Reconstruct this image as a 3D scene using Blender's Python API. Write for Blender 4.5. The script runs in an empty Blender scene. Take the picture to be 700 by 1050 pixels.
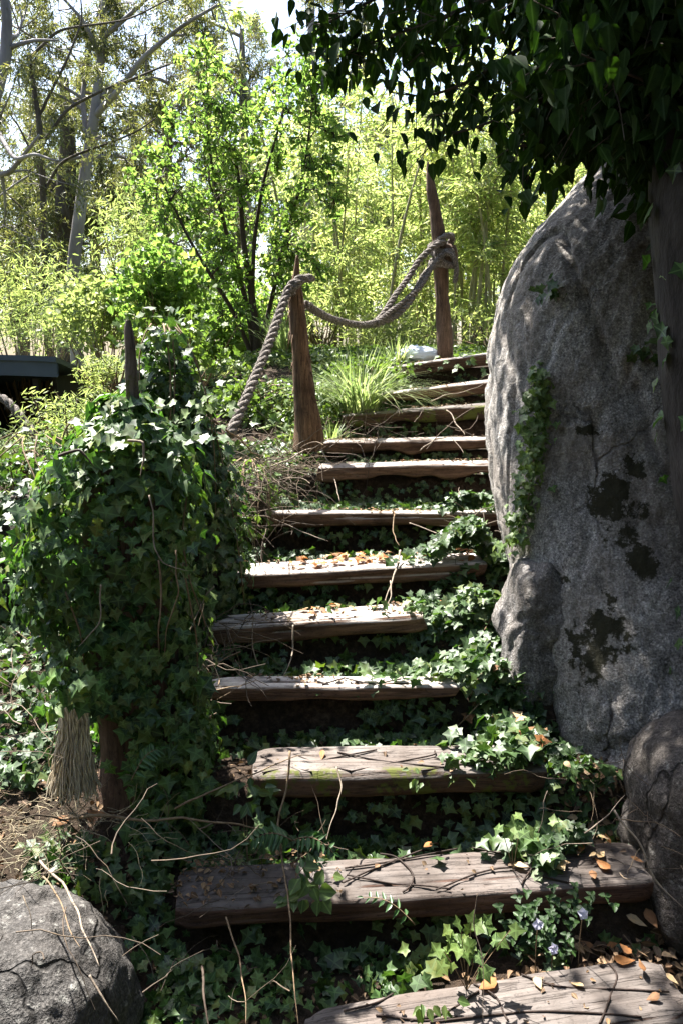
import bpy, math
import numpy as np
from mathutils import Vector, Matrix

R = np.random.default_rng(7)
rad = math.radians
sc = bpy.context.scene
COL = sc.collection

# ------------------------------------------------------------------ camera geometry
EZ = 1.66
TILT = rad(12.3)
FPX = 800.0
CT, ST = math.cos(TILT), math.sin(TILT)


def ray(px, py):
    x = (px - 350.0) / FPX
    v = (525.0 - py) / FPX
    return np.array([x, CT + v * ST, -ST + v * CT])


def at(px, py, Y):
    d = ray(px, py)
    return d / d[1] * Y + np.array([0, 0, EZ])


def on_plane(px, py, p0, n):
    d = ray(px, py)
    e = np.array([0, 0, EZ])
    return e + d * (np.dot(p0 - e, n) / np.dot(d, n))


# ------------------------------------------------------------------ noise
def _hash(ix, iy, iz, seed):
    h = (ix * 374761393 + iy * 668265263 + iz * 2147483647 + seed * 1274126177) & 0xFFFFFFFF
    h = ((h ^ (h >> 13)) * 1274126177) & 0xFFFFFFFF
    h = ((h ^ (h >> 16)) * 2246822519) & 0xFFFFFFFF
    return ((h ^ (h >> 15)) & 0xFFFFFF) / float(0xFFFFFF)


def vnoise(p, seed=0):
    p = np.asarray(p, float)
    i = np.floor(p).astype(np.int64)
    f = p - i
    f = f * f * (3 - 2 * f)
    out = 0
    for dx in (0, 1):
        wx = f[:, 0] if dx else 1 - f[:, 0]
        for dy in (0, 1):
            wy = f[:, 1] if dy else 1 - f[:, 1]
            for dz in (0, 1):
                wz = f[:, 2] if dz else 1 - f[:, 2]
                out = out + wx * wy * wz * _hash(i[:, 0] + dx, i[:, 1] + dy, i[:, 2] + dz, seed)
    return out * 2 - 1


def fbm(p, octs=4, seed=0):
    p = np.asarray(p, float)
    a, s, t = 1.0, 0, 0
    for k in range(octs):
        s = s + a * vnoise(p * (2.03 ** k) + 17.3 * k, seed + k)
        t += a
        a *= 0.5
    return s / t


def sstep(a, b, x):
    t = np.clip((np.asarray(x, float) - a) / (b - a), 0, 1)
    return t * t * (3 - 2 * t)


def norm(v):
    v = np.asarray(v, float)
    return v / np.maximum(np.linalg.norm(v, axis=-1, keepdims=True), 1e-9)


# ------------------------------------------------------------------ mesh builder
class MB:
    def __init__(self):
        self.v, self.f, self.n, self.a = [], [], 0, []

    def add(self, v, f, at_=None):
        v = np.asarray(v, float).reshape(-1, 3)
        f = np.asarray(f, np.int64)
        if len(v) == 0 or len(f) == 0:
            return
        if at_ is not None: self.a.append((self.n, np.asarray(at_, np.float32)))
        self.v.append(v)
        self.f.append(f + self.n)
        self.n += len(v)

    def tube(self, pts, radii, sides=6, cap=True, rough=0.0, seed=0):
        P = np.asarray(pts, float)
        n = len(P)
        r = np.broadcast_to(np.asarray(radii, float), (n,)).copy()
        T = norm(np.gradient(P, axis=0))
        up = np.array([0.31, 0.17, 0.93]) if abs(T[0][2]) < 0.9 else np.array([0.9, 0.3, 0.1])
        N = np.zeros_like(P)
        u = norm(np.cross(T[0], up))
        for i in range(n):
            u = u - T[i] * np.dot(u, T[i])
            u = u / max(np.linalg.norm(u), 1e-9)
            N[i] = u
        B = np.cross(T, N)
        a = np.linspace(0, 2 * np.pi, sides, endpoint=False)
        ring = np.cos(a)[None, :, None] * N[:, None, :] + np.sin(a)[None, :, None] * B[:, None, :]
        rr = np.repeat(r[:, None], sides, 1)
        if rough:
            q = (P[:, None, :] + ring * r[:, None, None])
            rr = rr * (1 + rough * fbm(q.reshape(-1, 3) * (0.9 / max(r.mean(), 1e-4)) * np.array([1, 1, .25]), 3, seed).reshape(n, sides))
        V = (P[:, None, :] + ring * rr[:, :, None]).reshape(-1, 3)
        i = np.arange(n - 1)[:, None] * sides
        j = np.arange(sides)[None, :]
        k = (j + 1) % sides
        F = np.stack([i + j, i + k, i + sides + k, i + sides + j], -1).reshape(-1, 4)
        self.add(V, F)
        if cap:
            base = self.n - len(V)
            for s, c in ((0, P[0]), ((n - 1) * sides, P[-1])):
                idx = np.arange(sides) + s
                tri = np.stack([idx, np.roll(idx, -1), np.full(sides, len(V))], -1)
                self.v.append(c[None]); self.n += 1
                ci = self.n - 1
                t2 = np.stack([base + idx, base + np.roll(idx, -1), np.full(sides, ci)], -1)
                if s == 0:
                    t2 = t2[:, ::-1]
                self.f.append(t2)
        return self

    def build(self, name, mat, parent=None, smooth=True, loc=None):
        me = bpy.data.meshes.new(name)
        V = np.concatenate(self.v) if self.v else np.zeros((0, 3))
        if loc is not None:
            V = V - np.asarray(loc)
        me.vertices.add(len(V))
        me.vertices.foreach_set('co', V.astype(np.float32).ravel())
        tot = np.concatenate([np.full(len(f), f.shape[1]) for f in self.f]).astype(np.int32)
        li = np.concatenate([f.ravel() for f in self.f]).astype(np.int32)
        me.loops.add(len(li))
        me.loops.foreach_set('vertex_index', li)
        me.polygons.add(len(tot))
        st = np.concatenate([[0], np.cumsum(tot)[:-1]]).astype(np.int32)
        me.polygons.foreach_set('loop_start', st)
        me.polygons.foreach_set('loop_total', tot)
        me.polygons.foreach_set('use_smooth', np.full(len(tot), smooth, bool))
        me.update(calc_edges=True)
        me.validate()
        me.materials.append(mat)
        if self.a:
            vals = np.zeros(len(V), np.float32)
            for st_, arr in self.a: vals[st_:st_ + len(arr)] = arr
            at_ = me.attributes.new('vein', 'FLOAT', 'POINT'); at_.data.foreach_set('value', vals)
        o = bpy.data.objects.new(name, me)
        COL.objects.link(o)
        if loc is not None:
            o.location = loc
        if parent is not None:
            o.parent = parent
            if loc is None:
                o.matrix_parent_inverse = Matrix.Translation(parent.location).inverted()
        return o


def tag(o, label=None, cat=None, group=None, kind=None):
    if label: o['label'] = label
    if cat: o['category'] = cat
    if group: o['group'] = group
    if kind: o['kind'] = kind
    return o


def empty(name, loc, label, cat, group=None):
    o = bpy.data.objects.new(name, None)
    o.empty_display_size = .1
    COL.objects.link(o)
    o.location = [float(c) for c in loc]
    return tag(o, label, cat, group)


# ------------------------------------------------------------------ leaves
def T_ivy():
    h = [(0, .02), (.27, -.16), (.37, .07), (.63, .34), (.30, .49), (.13, .76), (0, 1.0)]
    pts = h + [(-x, y) for x, y in h[-2:0:-1]]
    v = [(0, .32, .0)] + [(x, y, -.16 * (x * x + (y - .3) ** 2) + (0.05 if abs(x) > .25 else 0)) for x, y in pts]
    n = len(pts)
    return np.array(v), np.array([(0, 1 + i, 1 + (i + 1) % n) for i in range(n)])


def T_ovate(w=.3, droop=.12):
    h = [(0, 0), (w * .75, .16), (w, .38), (w * .62, .68), (0, 1.0)]
    v = [(x, y, .22 * abs(x) - droop * y * y) for x, y in h] + [(-x, y, .22 * abs(x) - droop * y * y) for x, y in h[1:4]]
    return np.array(v), np.array([(0, 1, 2, 3, 4), (0, 4, 7, 6, 5)])


def T_lance(w=.07, droop=.15):
    v = [(0, 0, 0), (w, .38, .3 * w - droop * .12), (0, 1, -droop), (-w, .38, .3 * w - droop * .12)]
    return np.array(v), np.array([(0, 1, 2), (0, 2, 3)])


IVY, OVATE, LANCE, BLADE = T_ivy(), T_ovate(), T_lance(), T_lance(.05, .3)
SMALL = T_ovate(.32, .1)
ROUND = T_ovate(.42, .05)
SICKLE = T_lance(.1, .1)
LANCE_UP = T_lance(.05, .25)


def leaves(mb, T, pos, nrm, tip, size, squash=None):
    tv, tf = T
    pos = np.asarray(pos, float)
    N = len(pos)
    if N == 0: return
    n = norm(nrm)
    t = np.asarray(tip, float)
    t = norm(t - n * np.sum(t * n, -1, keepdims=True) + 1e-6)
    x = np.cross(t, n)
    s = np.broadcast_to(np.asarray(size, float), (N,))
    loc = np.repeat(tv[None], N, 0)
    loc[:, :, 0] *= R.uniform(.78, 1.18, N)[:, None]
    loc[:, :, 2] = loc[:, :, 2] * R.uniform(.3, 2.6, N)[:, None] + np.abs(loc[:, :, 0]) * R.uniform(-.15, .45, N)[:, None]
    loc[:, :, 0] += loc[:, :, 1] ** 2 * R.normal(0, .09, N)[:, None]
    loc *= s[:, None, None]
    if squash is not None:
        loc = loc * np.array([1, 1, 1])[None, None] 
        loc[:, :, 0] *= squash[:, None]
    V = pos[:, None] + loc[:, :, :1] * x[:, None] + loc[:, :, 1:2] * t[:, None] + loc[:, :, 2:] * n[:, None]
    F = tf[None] + (np.arange(N) * len(tv))[:, None, None]
    vein = np.zeros(len(tv), np.float32)
    vein[{13: [0, 1, 2, 4, 7, 10, 12], 8: [0, 4], 4: [0, 2]}[len(tv)]] = 1
    mb.add(V.reshape(-1, 3), F.reshape(-1, tf.shape[1]), np.tile(vein, N))


def rnd(N, s=1.0):
    return R.normal(0, s, (N, 3))


# ------------------------------------------------------------------ materials
def newmat(name):
    m = bpy.data.materials.new(name)
    m.use_nodes = True
    nt = m.node_tree
    for n in list(nt.nodes): nt.nodes.remove(n)
    out = nt.nodes.new('ShaderNodeOutputMaterial')
    return m, nt, out


def N_(nt, typ, **kw):
    n = nt.nodes.new(typ)
    for k, v in kw.items():
        if k in n.inputs: n.inputs[k].default_value = v
        else: setattr(n, k, v)
    return n


def ramp(nt, stops, fac, interp='LINEAR'):
    r = nt.nodes.new('ShaderNodeValToRGB')
    r.color_ramp.interpolation = interp
    e = r.color_ramp.elements
    while len(e) < len(stops): e.new(.5)
    for el, (p, c) in zip(e, stops):
        el.position = p
        el.color = (*c, 1) if len(c) == 3 else c
    nt.links.new(fac, r.inputs[0])
    return r.outputs[0]


def noise_tex(nt, vec, scale, detail=4, rough=.6, vscale=None, dist=0):
    if vscale is not None:
        mp = N_(nt, 'ShaderNodeMapping')
        mp.inputs['Scale'].default_value = vscale
        nt.links.new(vec, mp.inputs[0])
        vec = mp.outputs[0]
    n = N_(nt, 'ShaderNodeTexNoise', Scale=scale, Detail=detail, Roughness=rough, Distortion=dist)
    nt.links.new(vec, n.inputs['Vector'])
    return n.outputs['Fac']


def mixc(nt, fac, a, b, mode='MIX'):
    mx = N_(nt, 'ShaderNodeMix', data_type='RGBA', blend_type=mode)
    for sock, v in ((mx.inputs['Factor'], fac), (mx.inputs[6], a), (mx.inputs[7], b)):
        if hasattr(v, 'is_linked'): nt.links.new(v, sock)
        elif isinstance(v, (int, float)): sock.default_value = v
        else: sock.default_value = (*v, 1)
    return mx.outputs[2]


def mth(nt, op, a, b=None, clamp=False):
    n = N_(nt, 'ShaderNodeMath', operation=op, use_clamp=clamp)
    for i, v in enumerate((a, b)):
        if v is None: continue
        if hasattr(v, 'is_linked'): nt.links.new(v, n.inputs[i])
        else: n.inputs[i].default_value = v
    return n.outputs[0]


def leafmat(name, cols, trans=.4, tcol=None, rough=.45, spec=.35):
    m, nt, out = newmat(name)
    g = N_(nt, 'ShaderNodeNewGeometry')
    k = len(cols)
    c = ramp(nt, [(i / max(k - 1, 1), cc) for i, cc in enumerate(cols)], g.outputs['Random Per Island'])
    tcn = N_(nt, 'ShaderNodeTexCoord').outputs['Object']
    mot = ramp(nt, [(.32, (.62, .62, .62)), (.5, (1, 1, 1)), (.68, (1.3, 1.25, 1.1))], noise_tex(nt, tcn, 55, 3, .7))
    c = mixc(nt, .8, c, mot, 'MULTIPLY')
    cl = ramp(nt, [(.34, (.68, .74, .72)), (.5, (1, 1, 1)), (.66, (1.35, 1.25, 1.0))], noise_tex(nt, tcn, 3.1, 3, .6))
    c = mixc(nt, .8, c, cl, 'MULTIPLY')
    va = N_(nt, 'ShaderNodeAttribute', attribute_name='vein')
    c = mixc(nt, mth(nt, 'MULTIPLY', ramp(nt, [(.80, (0, 0, 0)), (.93, (1, 1, 1))], va.outputs['Fac']), .38), c, tuple(min(.6, q * 2.6 + .03) for q in cols[len(cols) // 2]))
    p = N_(nt, 'ShaderNodeBsdfPrincipled', Roughness=rough)
    p.inputs['Specular IOR Level'].default_value = spec
    nt.links.new(c, p.inputs['Base Color'])
    t = N_(nt, 'ShaderNodeBsdfTranslucent')
    mx = N_(nt, 'ShaderNodeMix', data_type='RGBA', blend_type='MULTIPLY')
    mx.inputs['Factor'].default_value = 1
    nt.links.new(c, mx.inputs[6])
    mx.inputs[7].default_value = (*(tcol or (1.5, 1.7, .7)), 1)
    nt.links.new(mx.outputs[2], t.inputs['Color'])
    s = N_(nt, 'ShaderNodeMixShader')
    s.inputs[0].default_value = trans
    nt.links.new(p.outputs[0], s.inputs[1])
    nt.links.new(t.outputs[0], s.inputs[2])
    nt.links.new(s.outputs[0], out.inputs[0])
    return m


def finish(nt, out, col, rough, height=None, strength=.5, dist=.01, spec=.3):
    p = N_(nt, 'ShaderNodeBsdfPrincipled')
    p.inputs['Specular IOR Level'].default_value = spec
    nt.links.new(col, p.inputs['Base Color'])
    if hasattr(rough, 'is_linked'): nt.links.new(rough, p.inputs['Roughness'])
    else: p.inputs['Roughness'].default_value = rough
    if height is not None:
        b = N_(nt, 'ShaderNodeBump', Strength=strength, Distance=dist)
        nt.links.new(height, b.inputs['Height'])
        nt.links.new(b.outputs[0], p.inputs['Normal'])
    nt.links.new(p.outputs[0], out.inputs[0])


def woodmat(name, dark, mid, light, vs=(1.2, 14, 14), bleach=None, moss=0, scale=3.0):
    """grain runs along local X (vs[0] small) or Z (swap vs)"""
    m, nt, out = newmat(name)
    tc = N_(nt, 'ShaderNodeTexCoord').outputs['Object']
    oi = N_(nt, 'ShaderNodeObjectInfo')
    off = N_(nt, 'ShaderNodeVectorMath', operation='ADD')
    cx = N_(nt, 'ShaderNodeCombineXYZ')
    rr = mth(nt, 'MULTIPLY', oi.outputs['Random'], 37.0)
    for i in range(3): nt.links.new(rr, cx.inputs[i])
    nt.links.new(tc, off.inputs[0]); nt.links.new(cx.outputs[0], off.inputs[1])
    v = off.outputs[0]
    g1 = noise_tex(nt, v, scale, 6, .65, vs, .4)
    g2 = noise_tex(nt, v, scale * 4, 4, .7, vs, .2)
    blot = noise_tex(nt, v, 4.5, 4, .6)
    fine = noise_tex(nt, v, 90, 3, .6)
    h = mth(nt, 'ADD', mth(nt, 'MULTIPLY', g1, .65), mth(nt, 'MULTIPLY', g2, .35))
    col = ramp(nt, [(.30, dark), (.47, mid), (.62, light)], h)
    if bleach is not None:
        ge = N_(nt, 'ShaderNodeNewGeometry')
        sp = N_(nt, 'ShaderNodeSeparateXYZ'); nt.links.new(ge.outputs['True Normal'], sp.inputs[0])
        up = ramp(nt, [(.35, (0, 0, 0)), (.8, (1, 1, 1))], sp.outputs[2])
        bc = ramp(nt, [(.30, tuple(c * .55 for c in bleach)), (.44, tuple(c * .86 for c in bleach)), (.6, bleach), (.72, tuple(min(1, c * 1.15) for c in bleach))], h)
        bc = mixc(nt, ramp(nt, [(.45, (0, 0, 0)), (.7, (.75, .75, .75))], blot), bc, (bleach[0] * .55, bleach[1] * .47, bleach[2] * .42))
        col = mixc(nt, up, col, bc)
    else:
        col = mixc(nt, ramp(nt, [(.45, (0, 0, 0)), (.7, (.6, .6, .6))], blot), col, tuple(c * .5 for c in mid))
    ck = noise_tex(nt, v, 2.2, 5, .6, (vs[0] * .7, vs[1] * 1.3, vs[2] * 1.3) if vs[0] < vs[2] else (vs[0] * 1.3, vs[1] * 1.3, vs[2] * .7), .6)
    ckm = ramp(nt, [(.478, (1, 1, 1)), (.494, (.16, .14, .13)), (.506, (.16, .14, .13)), (.522, (1, 1, 1))], ck)
    col = mixc(nt, .55, col, ckm, 'MULTIPLY')
    stn = ramp(nt, [(.36, (.45, .40, .36)), (.5, (.9, .88, .86)), (.62, (1.12, 1.1, 1.08))], noise_tex(nt, v, 2.6, 5, .65))
    col = mixc(nt, .85, col, stn, 'MULTIPLY')
    spk = ramp(nt, [(.30, (.3, .3, .3)), (.42, (1, 1, 1))], fine)
    col = mixc(nt, .6, col, spk, 'MULTIPLY')
    if moss:
        mo = noise_tex(nt, v, 9, 5, .7)
        mm = ramp(nt, [(.60 - moss * .1, (0, 0, 0)), (.66 - moss * .1, (1, 1, 1))], mo)
        sy = N_(nt, 'ShaderNodeSeparateXYZ'); nt.links.new(tc, sy.inputs[0])
        if bleach is not None:
            mm = mth(nt, 'MULTIPLY', mm, ramp(nt, [(.0, (1, 1, 1)), (.02, (1, 1, 1)), (.045, (0, 0, 0))], sy.outputs[1]))
        col = mixc(nt, mm, col, (.075, .085, .015))
    hh = mth(nt, 'ADD', mth(nt, 'ADD', h, mth(nt, 'MULTIPLY', ckm, .35)), mth(nt, 'MULTIPLY', fine, .12))
    finish(nt, out, col, .82, hh, .6, .010, .25)
    return m


def rockmat(name, base, warm, mosspts=(), streak=True, litchi=.5):
    m, nt, out = newmat(name)
    tc = N_(nt, 'ShaderNodeTexCoord').outputs['Object']
    sp = noise_tex(nt, tc, 130, 3, .75)
    sp2 = noise_tex(nt, tc, 45, 4, .7)
    bl = noise_tex(nt, tc, 3.2, 6, .65, None, .6)
    st = noise_tex(nt, tc, 5, 5, .65, (1.8, 1.8, .22), .8)
    col = ramp(nt, [(.32, tuple(c * .18 for c in base)), (.45, tuple(c * .7 for c in base)), (.55, base), (.66, tuple(min(.8, c * 1.9) for c in base))], sp)
    col = mixc(nt, ramp(nt, [(.4, (0, 0, 0)), (.65, (.8, .8, .8))], bl), col, warm, 'MIX') if False else mixc(nt, mth(nt, 'MULTIPLY', ramp(nt, [(.42, (0, 0, 0)), (.62, (1, 1, 1))], bl), .55), col, warm)
    if streak:
        col = mixc(nt, .6, col, ramp(nt, [(.33, (.30, .28, .26)), (.48, (.8, .8, .8)), (.62, (1.15, 1.15, 1.15))], st), 'MULTIPLY')
    v = N_(nt, 'ShaderNodeTexVoronoi', Scale=26.0)
    nt.links.new(tc, v.inputs['Vector'])
    li = mth(nt, 'MULTIPLY', ramp(nt, [(.0, (1, 1, 1)), (.28, (1, 1, 1)), (.42, (0, 0, 0))], v.outputs['Distance']), ramp(nt, [(.52, (0, 0, 0)), (.6, (1, 1, 1))], sp2))
    col = mixc(nt, mth(nt, 'MULTIPLY', li, litchi * .45), col, (.45, .45, .42))
    col = mixc(nt, .8, col, ramp(nt, [(.34, (.55, .53, .51)), (.5, (.95, .95, .95)), (.66, (1.3, 1.28, 1.25))], sp2), 'MULTIPLY')
    wv = N_(nt, 'ShaderNodeMix', data_type='RGBA', blend_type='ADD'); wv.inputs['Factor'].default_value = .22
    nz3 = N_(nt, 'ShaderNodeTexNoise', Scale=4.0, Detail=4.0); nt.links.new(tc, nz3.inputs['Vector'])
    nt.links.new(tc, wv.inputs[6]); nt.links.new(nz3.outputs['Color'], wv.inputs[7])
    mpc = N_(nt, 'ShaderNodeMapping'); mpc.inputs['Scale'].default_value = (1.5, 1.5, .55); nt.links.new(wv.outputs[2], mpc.inputs[0])
    ve = N_(nt, 'ShaderNodeTexVoronoi', Scale=2.3, feature='DISTANCE_TO_EDGE'); nt.links.new(mpc.outputs[0], ve.inputs['Vector'])
    crk = ramp(nt, [(0, (.12, .11, .10)), (.008, (.3, .28, .26)), (.022, (1, 1, 1))], ve.outputs['Distance'])
    crk = mixc(nt, ramp(nt, [(.5, (0, 0, 0)), (.62, (1, 1, 1))], noise_tex(nt, tc, 1.7, 2, .5)), (1, 1, 1), crk)
    col = mixc(nt, .85, col, crk, 'MULTIPLY')
    if len(mosspts):
        acc = None
        wob = noise_tex(nt, tc, 14, 5, .75)
        for (p, r, sz) in mosspts:
            mp = N_(nt, 'ShaderNodeVectorMath', operation='SUBTRACT')
            nt.links.new(tc, mp.inputs[0]); mp.inputs[1].default_value = p
            ms = N_(nt, 'ShaderNodeVectorMath', operation='MULTIPLY')
            nt.links.new(mp.outputs[0], ms.inputs[0]); ms.inputs[1].default_value = (1, .3, 1 / sz)
            ln = N_(nt, 'ShaderNodeVectorMath', operation='LENGTH'); nt.links.new(ms.outputs[0], ln.inputs[0])
            d = mth(nt, 'SUBTRACT', 1.0, mth(nt, 'DIVIDE', ln.outputs['Value'], r))
            acc = d if acc is None else mth(nt, 'MAXIMUM', acc, d)
        mk = mth(nt, 'ADD', mth(nt, 'MULTIPLY', acc, 1.1), mth(nt, 'MULTIPLY', mth(nt, 'SUBTRACT', wob, .47), 5.0))
        mk = ramp(nt, [(.36, (0, 0, 0)), (.62, (1, 1, 1))], mk)
        col = mixc(nt, mk, col, mixc(nt, sp2, (.012, .012, .006), (.035, .032, .014)))
    h = mth(nt, 'ADD', mth(nt, 'MULTIPLY', sp2, .6), mth(nt, 'ADD', mth(nt, 'MULTIPLY', sp, .35), mth(nt, 'MULTIPLY', st, .5)))
    h = mth(nt, 'ADD', h, mth(nt, 'MULTIPLY', crk, .6))
    finish(nt, out, col, .85, h, .9, .02, .3)
    return m


def simple(name, stops, scale=20, rough=.8, vs=None, spec=.25, bump=.4, bd=.006):
    m, nt, out = newmat(name)
    tc = N_(nt, 'ShaderNodeTexCoord').outputs['Object']
    n = noise_tex(nt, tc, scale, 5, .65, vs)
    k = len(stops)
    col = ramp(nt, [(.3 + .4 * i / max(k - 1, 1), c) for i, c in enumerate(stops)], n)
    finish(nt, out, col, rough, n, bump, bd, spec)
    return m


def islandmat(name, cols, rough=.75, trans=0.0):
    return leafmat(name, cols, trans, (1.3, 1.1, .7), rough, .2)


M = {}
M['ivy'] = leafmat('ivy leaf', [(.016, .036, .012), (.025, .054, .016), (.034, .068, .019), (.043, .08, .022), (.085, .11, .026)], .28, (1.5, 1.8, .6), .5, .5)
M['ivy_dark'] = leafmat('ivy leaf deep green', [(.020, .048, .016), (.036, .078, .023), (.054, .105, .028), (.075, .125, .032), (.13, .15, .035)], .32, (1.4, 1.8, .6), .48, .45)
M['ivy_bright'] = leafmat('young ivy leaf', [(.05, .09, .025), (.08, .13, .035), (.12, .165, .05)], .4, (1.4, 1.5, .65), .5, .4)
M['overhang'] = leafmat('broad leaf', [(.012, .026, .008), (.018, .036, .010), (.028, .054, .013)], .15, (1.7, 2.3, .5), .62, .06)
M['shrub'] = leafmat('shrub leaf', [(.065, .115, .03), (.10, .165, .045), (.17, .22, .075)], .56, (1.9, 2.0, 1.15), .5, .3)
M['euc'] = leafmat('gum leaf', [(.07, .085, .042), (.105, .12, .055), (.16, .155, .07)], .42, (1.5, 1.5, .8), .45, .4)
M['euc_far'] = leafmat('far gum leaf', [(.075, .095, .05), (.12, .145, .07), (.18, .195, .10)], .48, (1.7, 1.8, 1.1), .5, .3)
M['bamboo_leaf'] = leafmat('bamboo leaf', [(.12, .17, .06), (.18, .23, .09), (.26, .29, .14), (.34, .33, .20)], .56, (1.9, 2.05, 1.25), .5, .3)
M['bush'] = leafmat('pale bush leaf', [(.11, .145, .06), (.17, .205, .09), (.25, .27, .14)], .54, (1.7, 1.8, 1.1), .5, .3)
M['grass'] = leafmat('grass blade', [(.10, .15, .06), (.19, .24, .11), (.30, .33, .20)], .5, (1.4, 1.5, .95), .5, .3)
M['silver'] = leafmat('silvery weed leaf', [(.10, .13, .08), (.15, .18, .11), (.21, .23, .15)], .35, (1.2, 1.3, .8), .6, .25)
M['fern'] = leafmat('fern leaflet', [(.03, .075, .022), (.045, .10, .03)], .35, (1.4, 1.7, .6), .4, .4)
M['clover'] = leafmat('clover leaf', [(.016, .04, .011), (.028, .06, .015)], .3, (1.3, 1.6, .6), .5, .3)
WIDE = T_ovate(.55, .05)
M['petal'] = leafmat('violet petal', [(.62, .59, .80), (.70, .67, .84)], .4, (1, 1, 1), .6, .2)
M['flower_eye'] = simple('flower eye', [(.15, .12, .3), (.25, .2, .4)])
M['orange'] = islandmat('orange dry leaf', [(.24, .095, .035), (.30, .135, .05), (.19, .075, .03)], .6, .25)
M['tan'] = islandmat('tan dry leaf', [(.34, .24, .13), (.42, .31, .19), (.28, .18, .09)], .65, .2)
M['brownleaf'] = islandmat('brown dry leaf', [(.11, .055, .028), (.17, .085, .04), (.09, .05, .03)], .65, .15)
M['litter'] = islandmat('leaf litter', [(.035, .024, .017), (.075, .048, .03), (.13, .085, .05), (.20, .14, .09), (.09, .045, .025)], .8, .05)
M['twig'] = islandmat('dry twig', [(.045, .034, .025), (.09, .068, .052), (.17, .135, .105), (.07, .048, .032)], .8)
M['straw'] = islandmat('dry straw', [(.22, .18, .12), (.34, .29, .20), (.14, .11, .075)], .8)
M['stem'] = simple('live vine stem', [(.09, .06, .035), (.16, .11, .065), (.22, .16, .10)], 60)
M['palestem'] = simple('dry pale stem', [(.13, .10, .075), (.27, .22, .17)], 60)
M['darkstem'] = simple('dark woody stem', [(.03, .022, .016), (.07, .05, .036)], 60)
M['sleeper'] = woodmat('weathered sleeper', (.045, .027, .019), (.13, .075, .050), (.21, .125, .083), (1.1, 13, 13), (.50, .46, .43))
M['sleeper_low'] = woodmat('half-shade weathered sleeper', (.032, .020, .016), (.085, .048, .036), (.14, .08, .058), (1.1, 13, 13), (.135, .118, .110))  # lowest treads: their half shade is put into the wood colour
M['sleeper_moss'] = woodmat('mossy weathered sleeper', (.028, .018, .012), (.070, .042, .026), (.12, .07, .045), (1.1, 13, 13), (.17, .152, .142), .9)  # real moss; the top tone is also darkened for the third tread's half shade
M['wire'] = simple('rusty wire', [(.014, .009, .007), (.03, .017, .012)], 80, .7)
M['post'] = woodmat('fibrous post wood', (.04, .023, .013), (.12, .070, .038), (.22, .14, .085), (13, 13, 1.1))
M['oldpost'] = woodmat('old post wood', (.04, .026, .019), (.12, .075, .052), (.21, .14, .10), (13, 13, 1.1))
M['stake'] = woodmat('lichened stake wood', (.035, .026, .02), (.10, .08, .065), (.18, .15, .12), (13, 13, 1.1), None, .3)
M['rope'] = simple('grey weathered rope', [(.05, .043, .038), (.165, .145, .13), (.34, .31, .285)], 110, .95, None, .1, 1.0, .012)
M['rope_fibre'] = islandmat('frayed rope fibre', [(.26, .21, .15), (.46, .39, .29), (.58, .51, .40), (.18, .14, .10)], .85)
M['bark_pale'] = simple('pale gum bark', [(.10, .085, .08), (.18, .16, .155), (.26, .24, .235)], 2.6, .8, (1, 1, .35))
M['bark_dark'] = simple('dark rough bark', [(.035, .028, .022), (.08, .065, .05), (.12, .10, .08)], 9, .9, (1, 1, .2), .2, .9, .05)
M['bark_mid'] = simple('grey brown bark', [(.08, .06, .05), (.17, .14, .12), (.24, .21, .18)], 9, .9, (1, 1, .2), .2, .8, .03)
M['fig_bark'] = simple('brown fig bark', [(.013, .011, .010), (.034, .029, .026), (.06, .052, .047)], 10, .9, (1, 1, .4), .2, .9, .03)
M['cane'] = simple('bamboo cane skin', [(.18, .17, .08), (.28, .26, .13), (.36, .33, .19)], 6, .5)
M['cane_dry'] = simple('dry bamboo cane skin', [(.28, .24, .17), (.40, .36, .27)], 6, .6)
M['shed_roof'] = simple('blue grey painted steel', [(.05, .07, .09), (.075, .10, .125)], 3, .5)
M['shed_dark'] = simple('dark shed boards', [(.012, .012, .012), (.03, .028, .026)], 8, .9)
M['bag'] = simple('pale blue plastic', [(.50, .60, .72), (.75, .80, .86)], 9, .4)

# ------------------------------------------------------------------ steps: front top edge (left px, right px), Y at ends, thickness, depth
ST_ = [
    # L px,py,Y       R px,py,Y      thick depth mat
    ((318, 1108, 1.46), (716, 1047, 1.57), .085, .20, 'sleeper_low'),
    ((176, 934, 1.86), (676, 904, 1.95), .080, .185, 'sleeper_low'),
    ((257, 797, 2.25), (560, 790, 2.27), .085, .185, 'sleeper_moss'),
    ((212, 706, 2.62), (468, 703, 2.64), .055, .10, 'sleeper'),
    ((215, 645, 2.98), (436, 630, 3.05), .085, .17, 'sleeper'),
    ((229, 591, 3.38), (500, 577, 3.48), .075, .21, 'sleeper'),
    ((272, 527, 4.00), (520, 526, 4.05), .075, .09, 'sleeper'),
    ((326, 478, 4.62), (530, 474, 4.68), .095, .14, 'sleeper'),
    ((330, 453, 5.12), (530, 449, 5.18), .095, .15, 'sleeper'),
    ((350, 425, 5.58), (528, 413, 5.62), .105, .16, 'sleeper_moss'),
    ((386, 404, 5.98), (530, 388, 6.05), .105, .16, 'sleeper'),
    ((402, 376, 6.65), (545, 356, 6.75), .100, .16, 'sleeper'),
]
ORD = ['bottom', 'second', 'third', 'fourth', 'fifth', 'sixth', 'seventh', 'eighth', 'ninth', 'tenth', 'eleventh', 'top']
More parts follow.
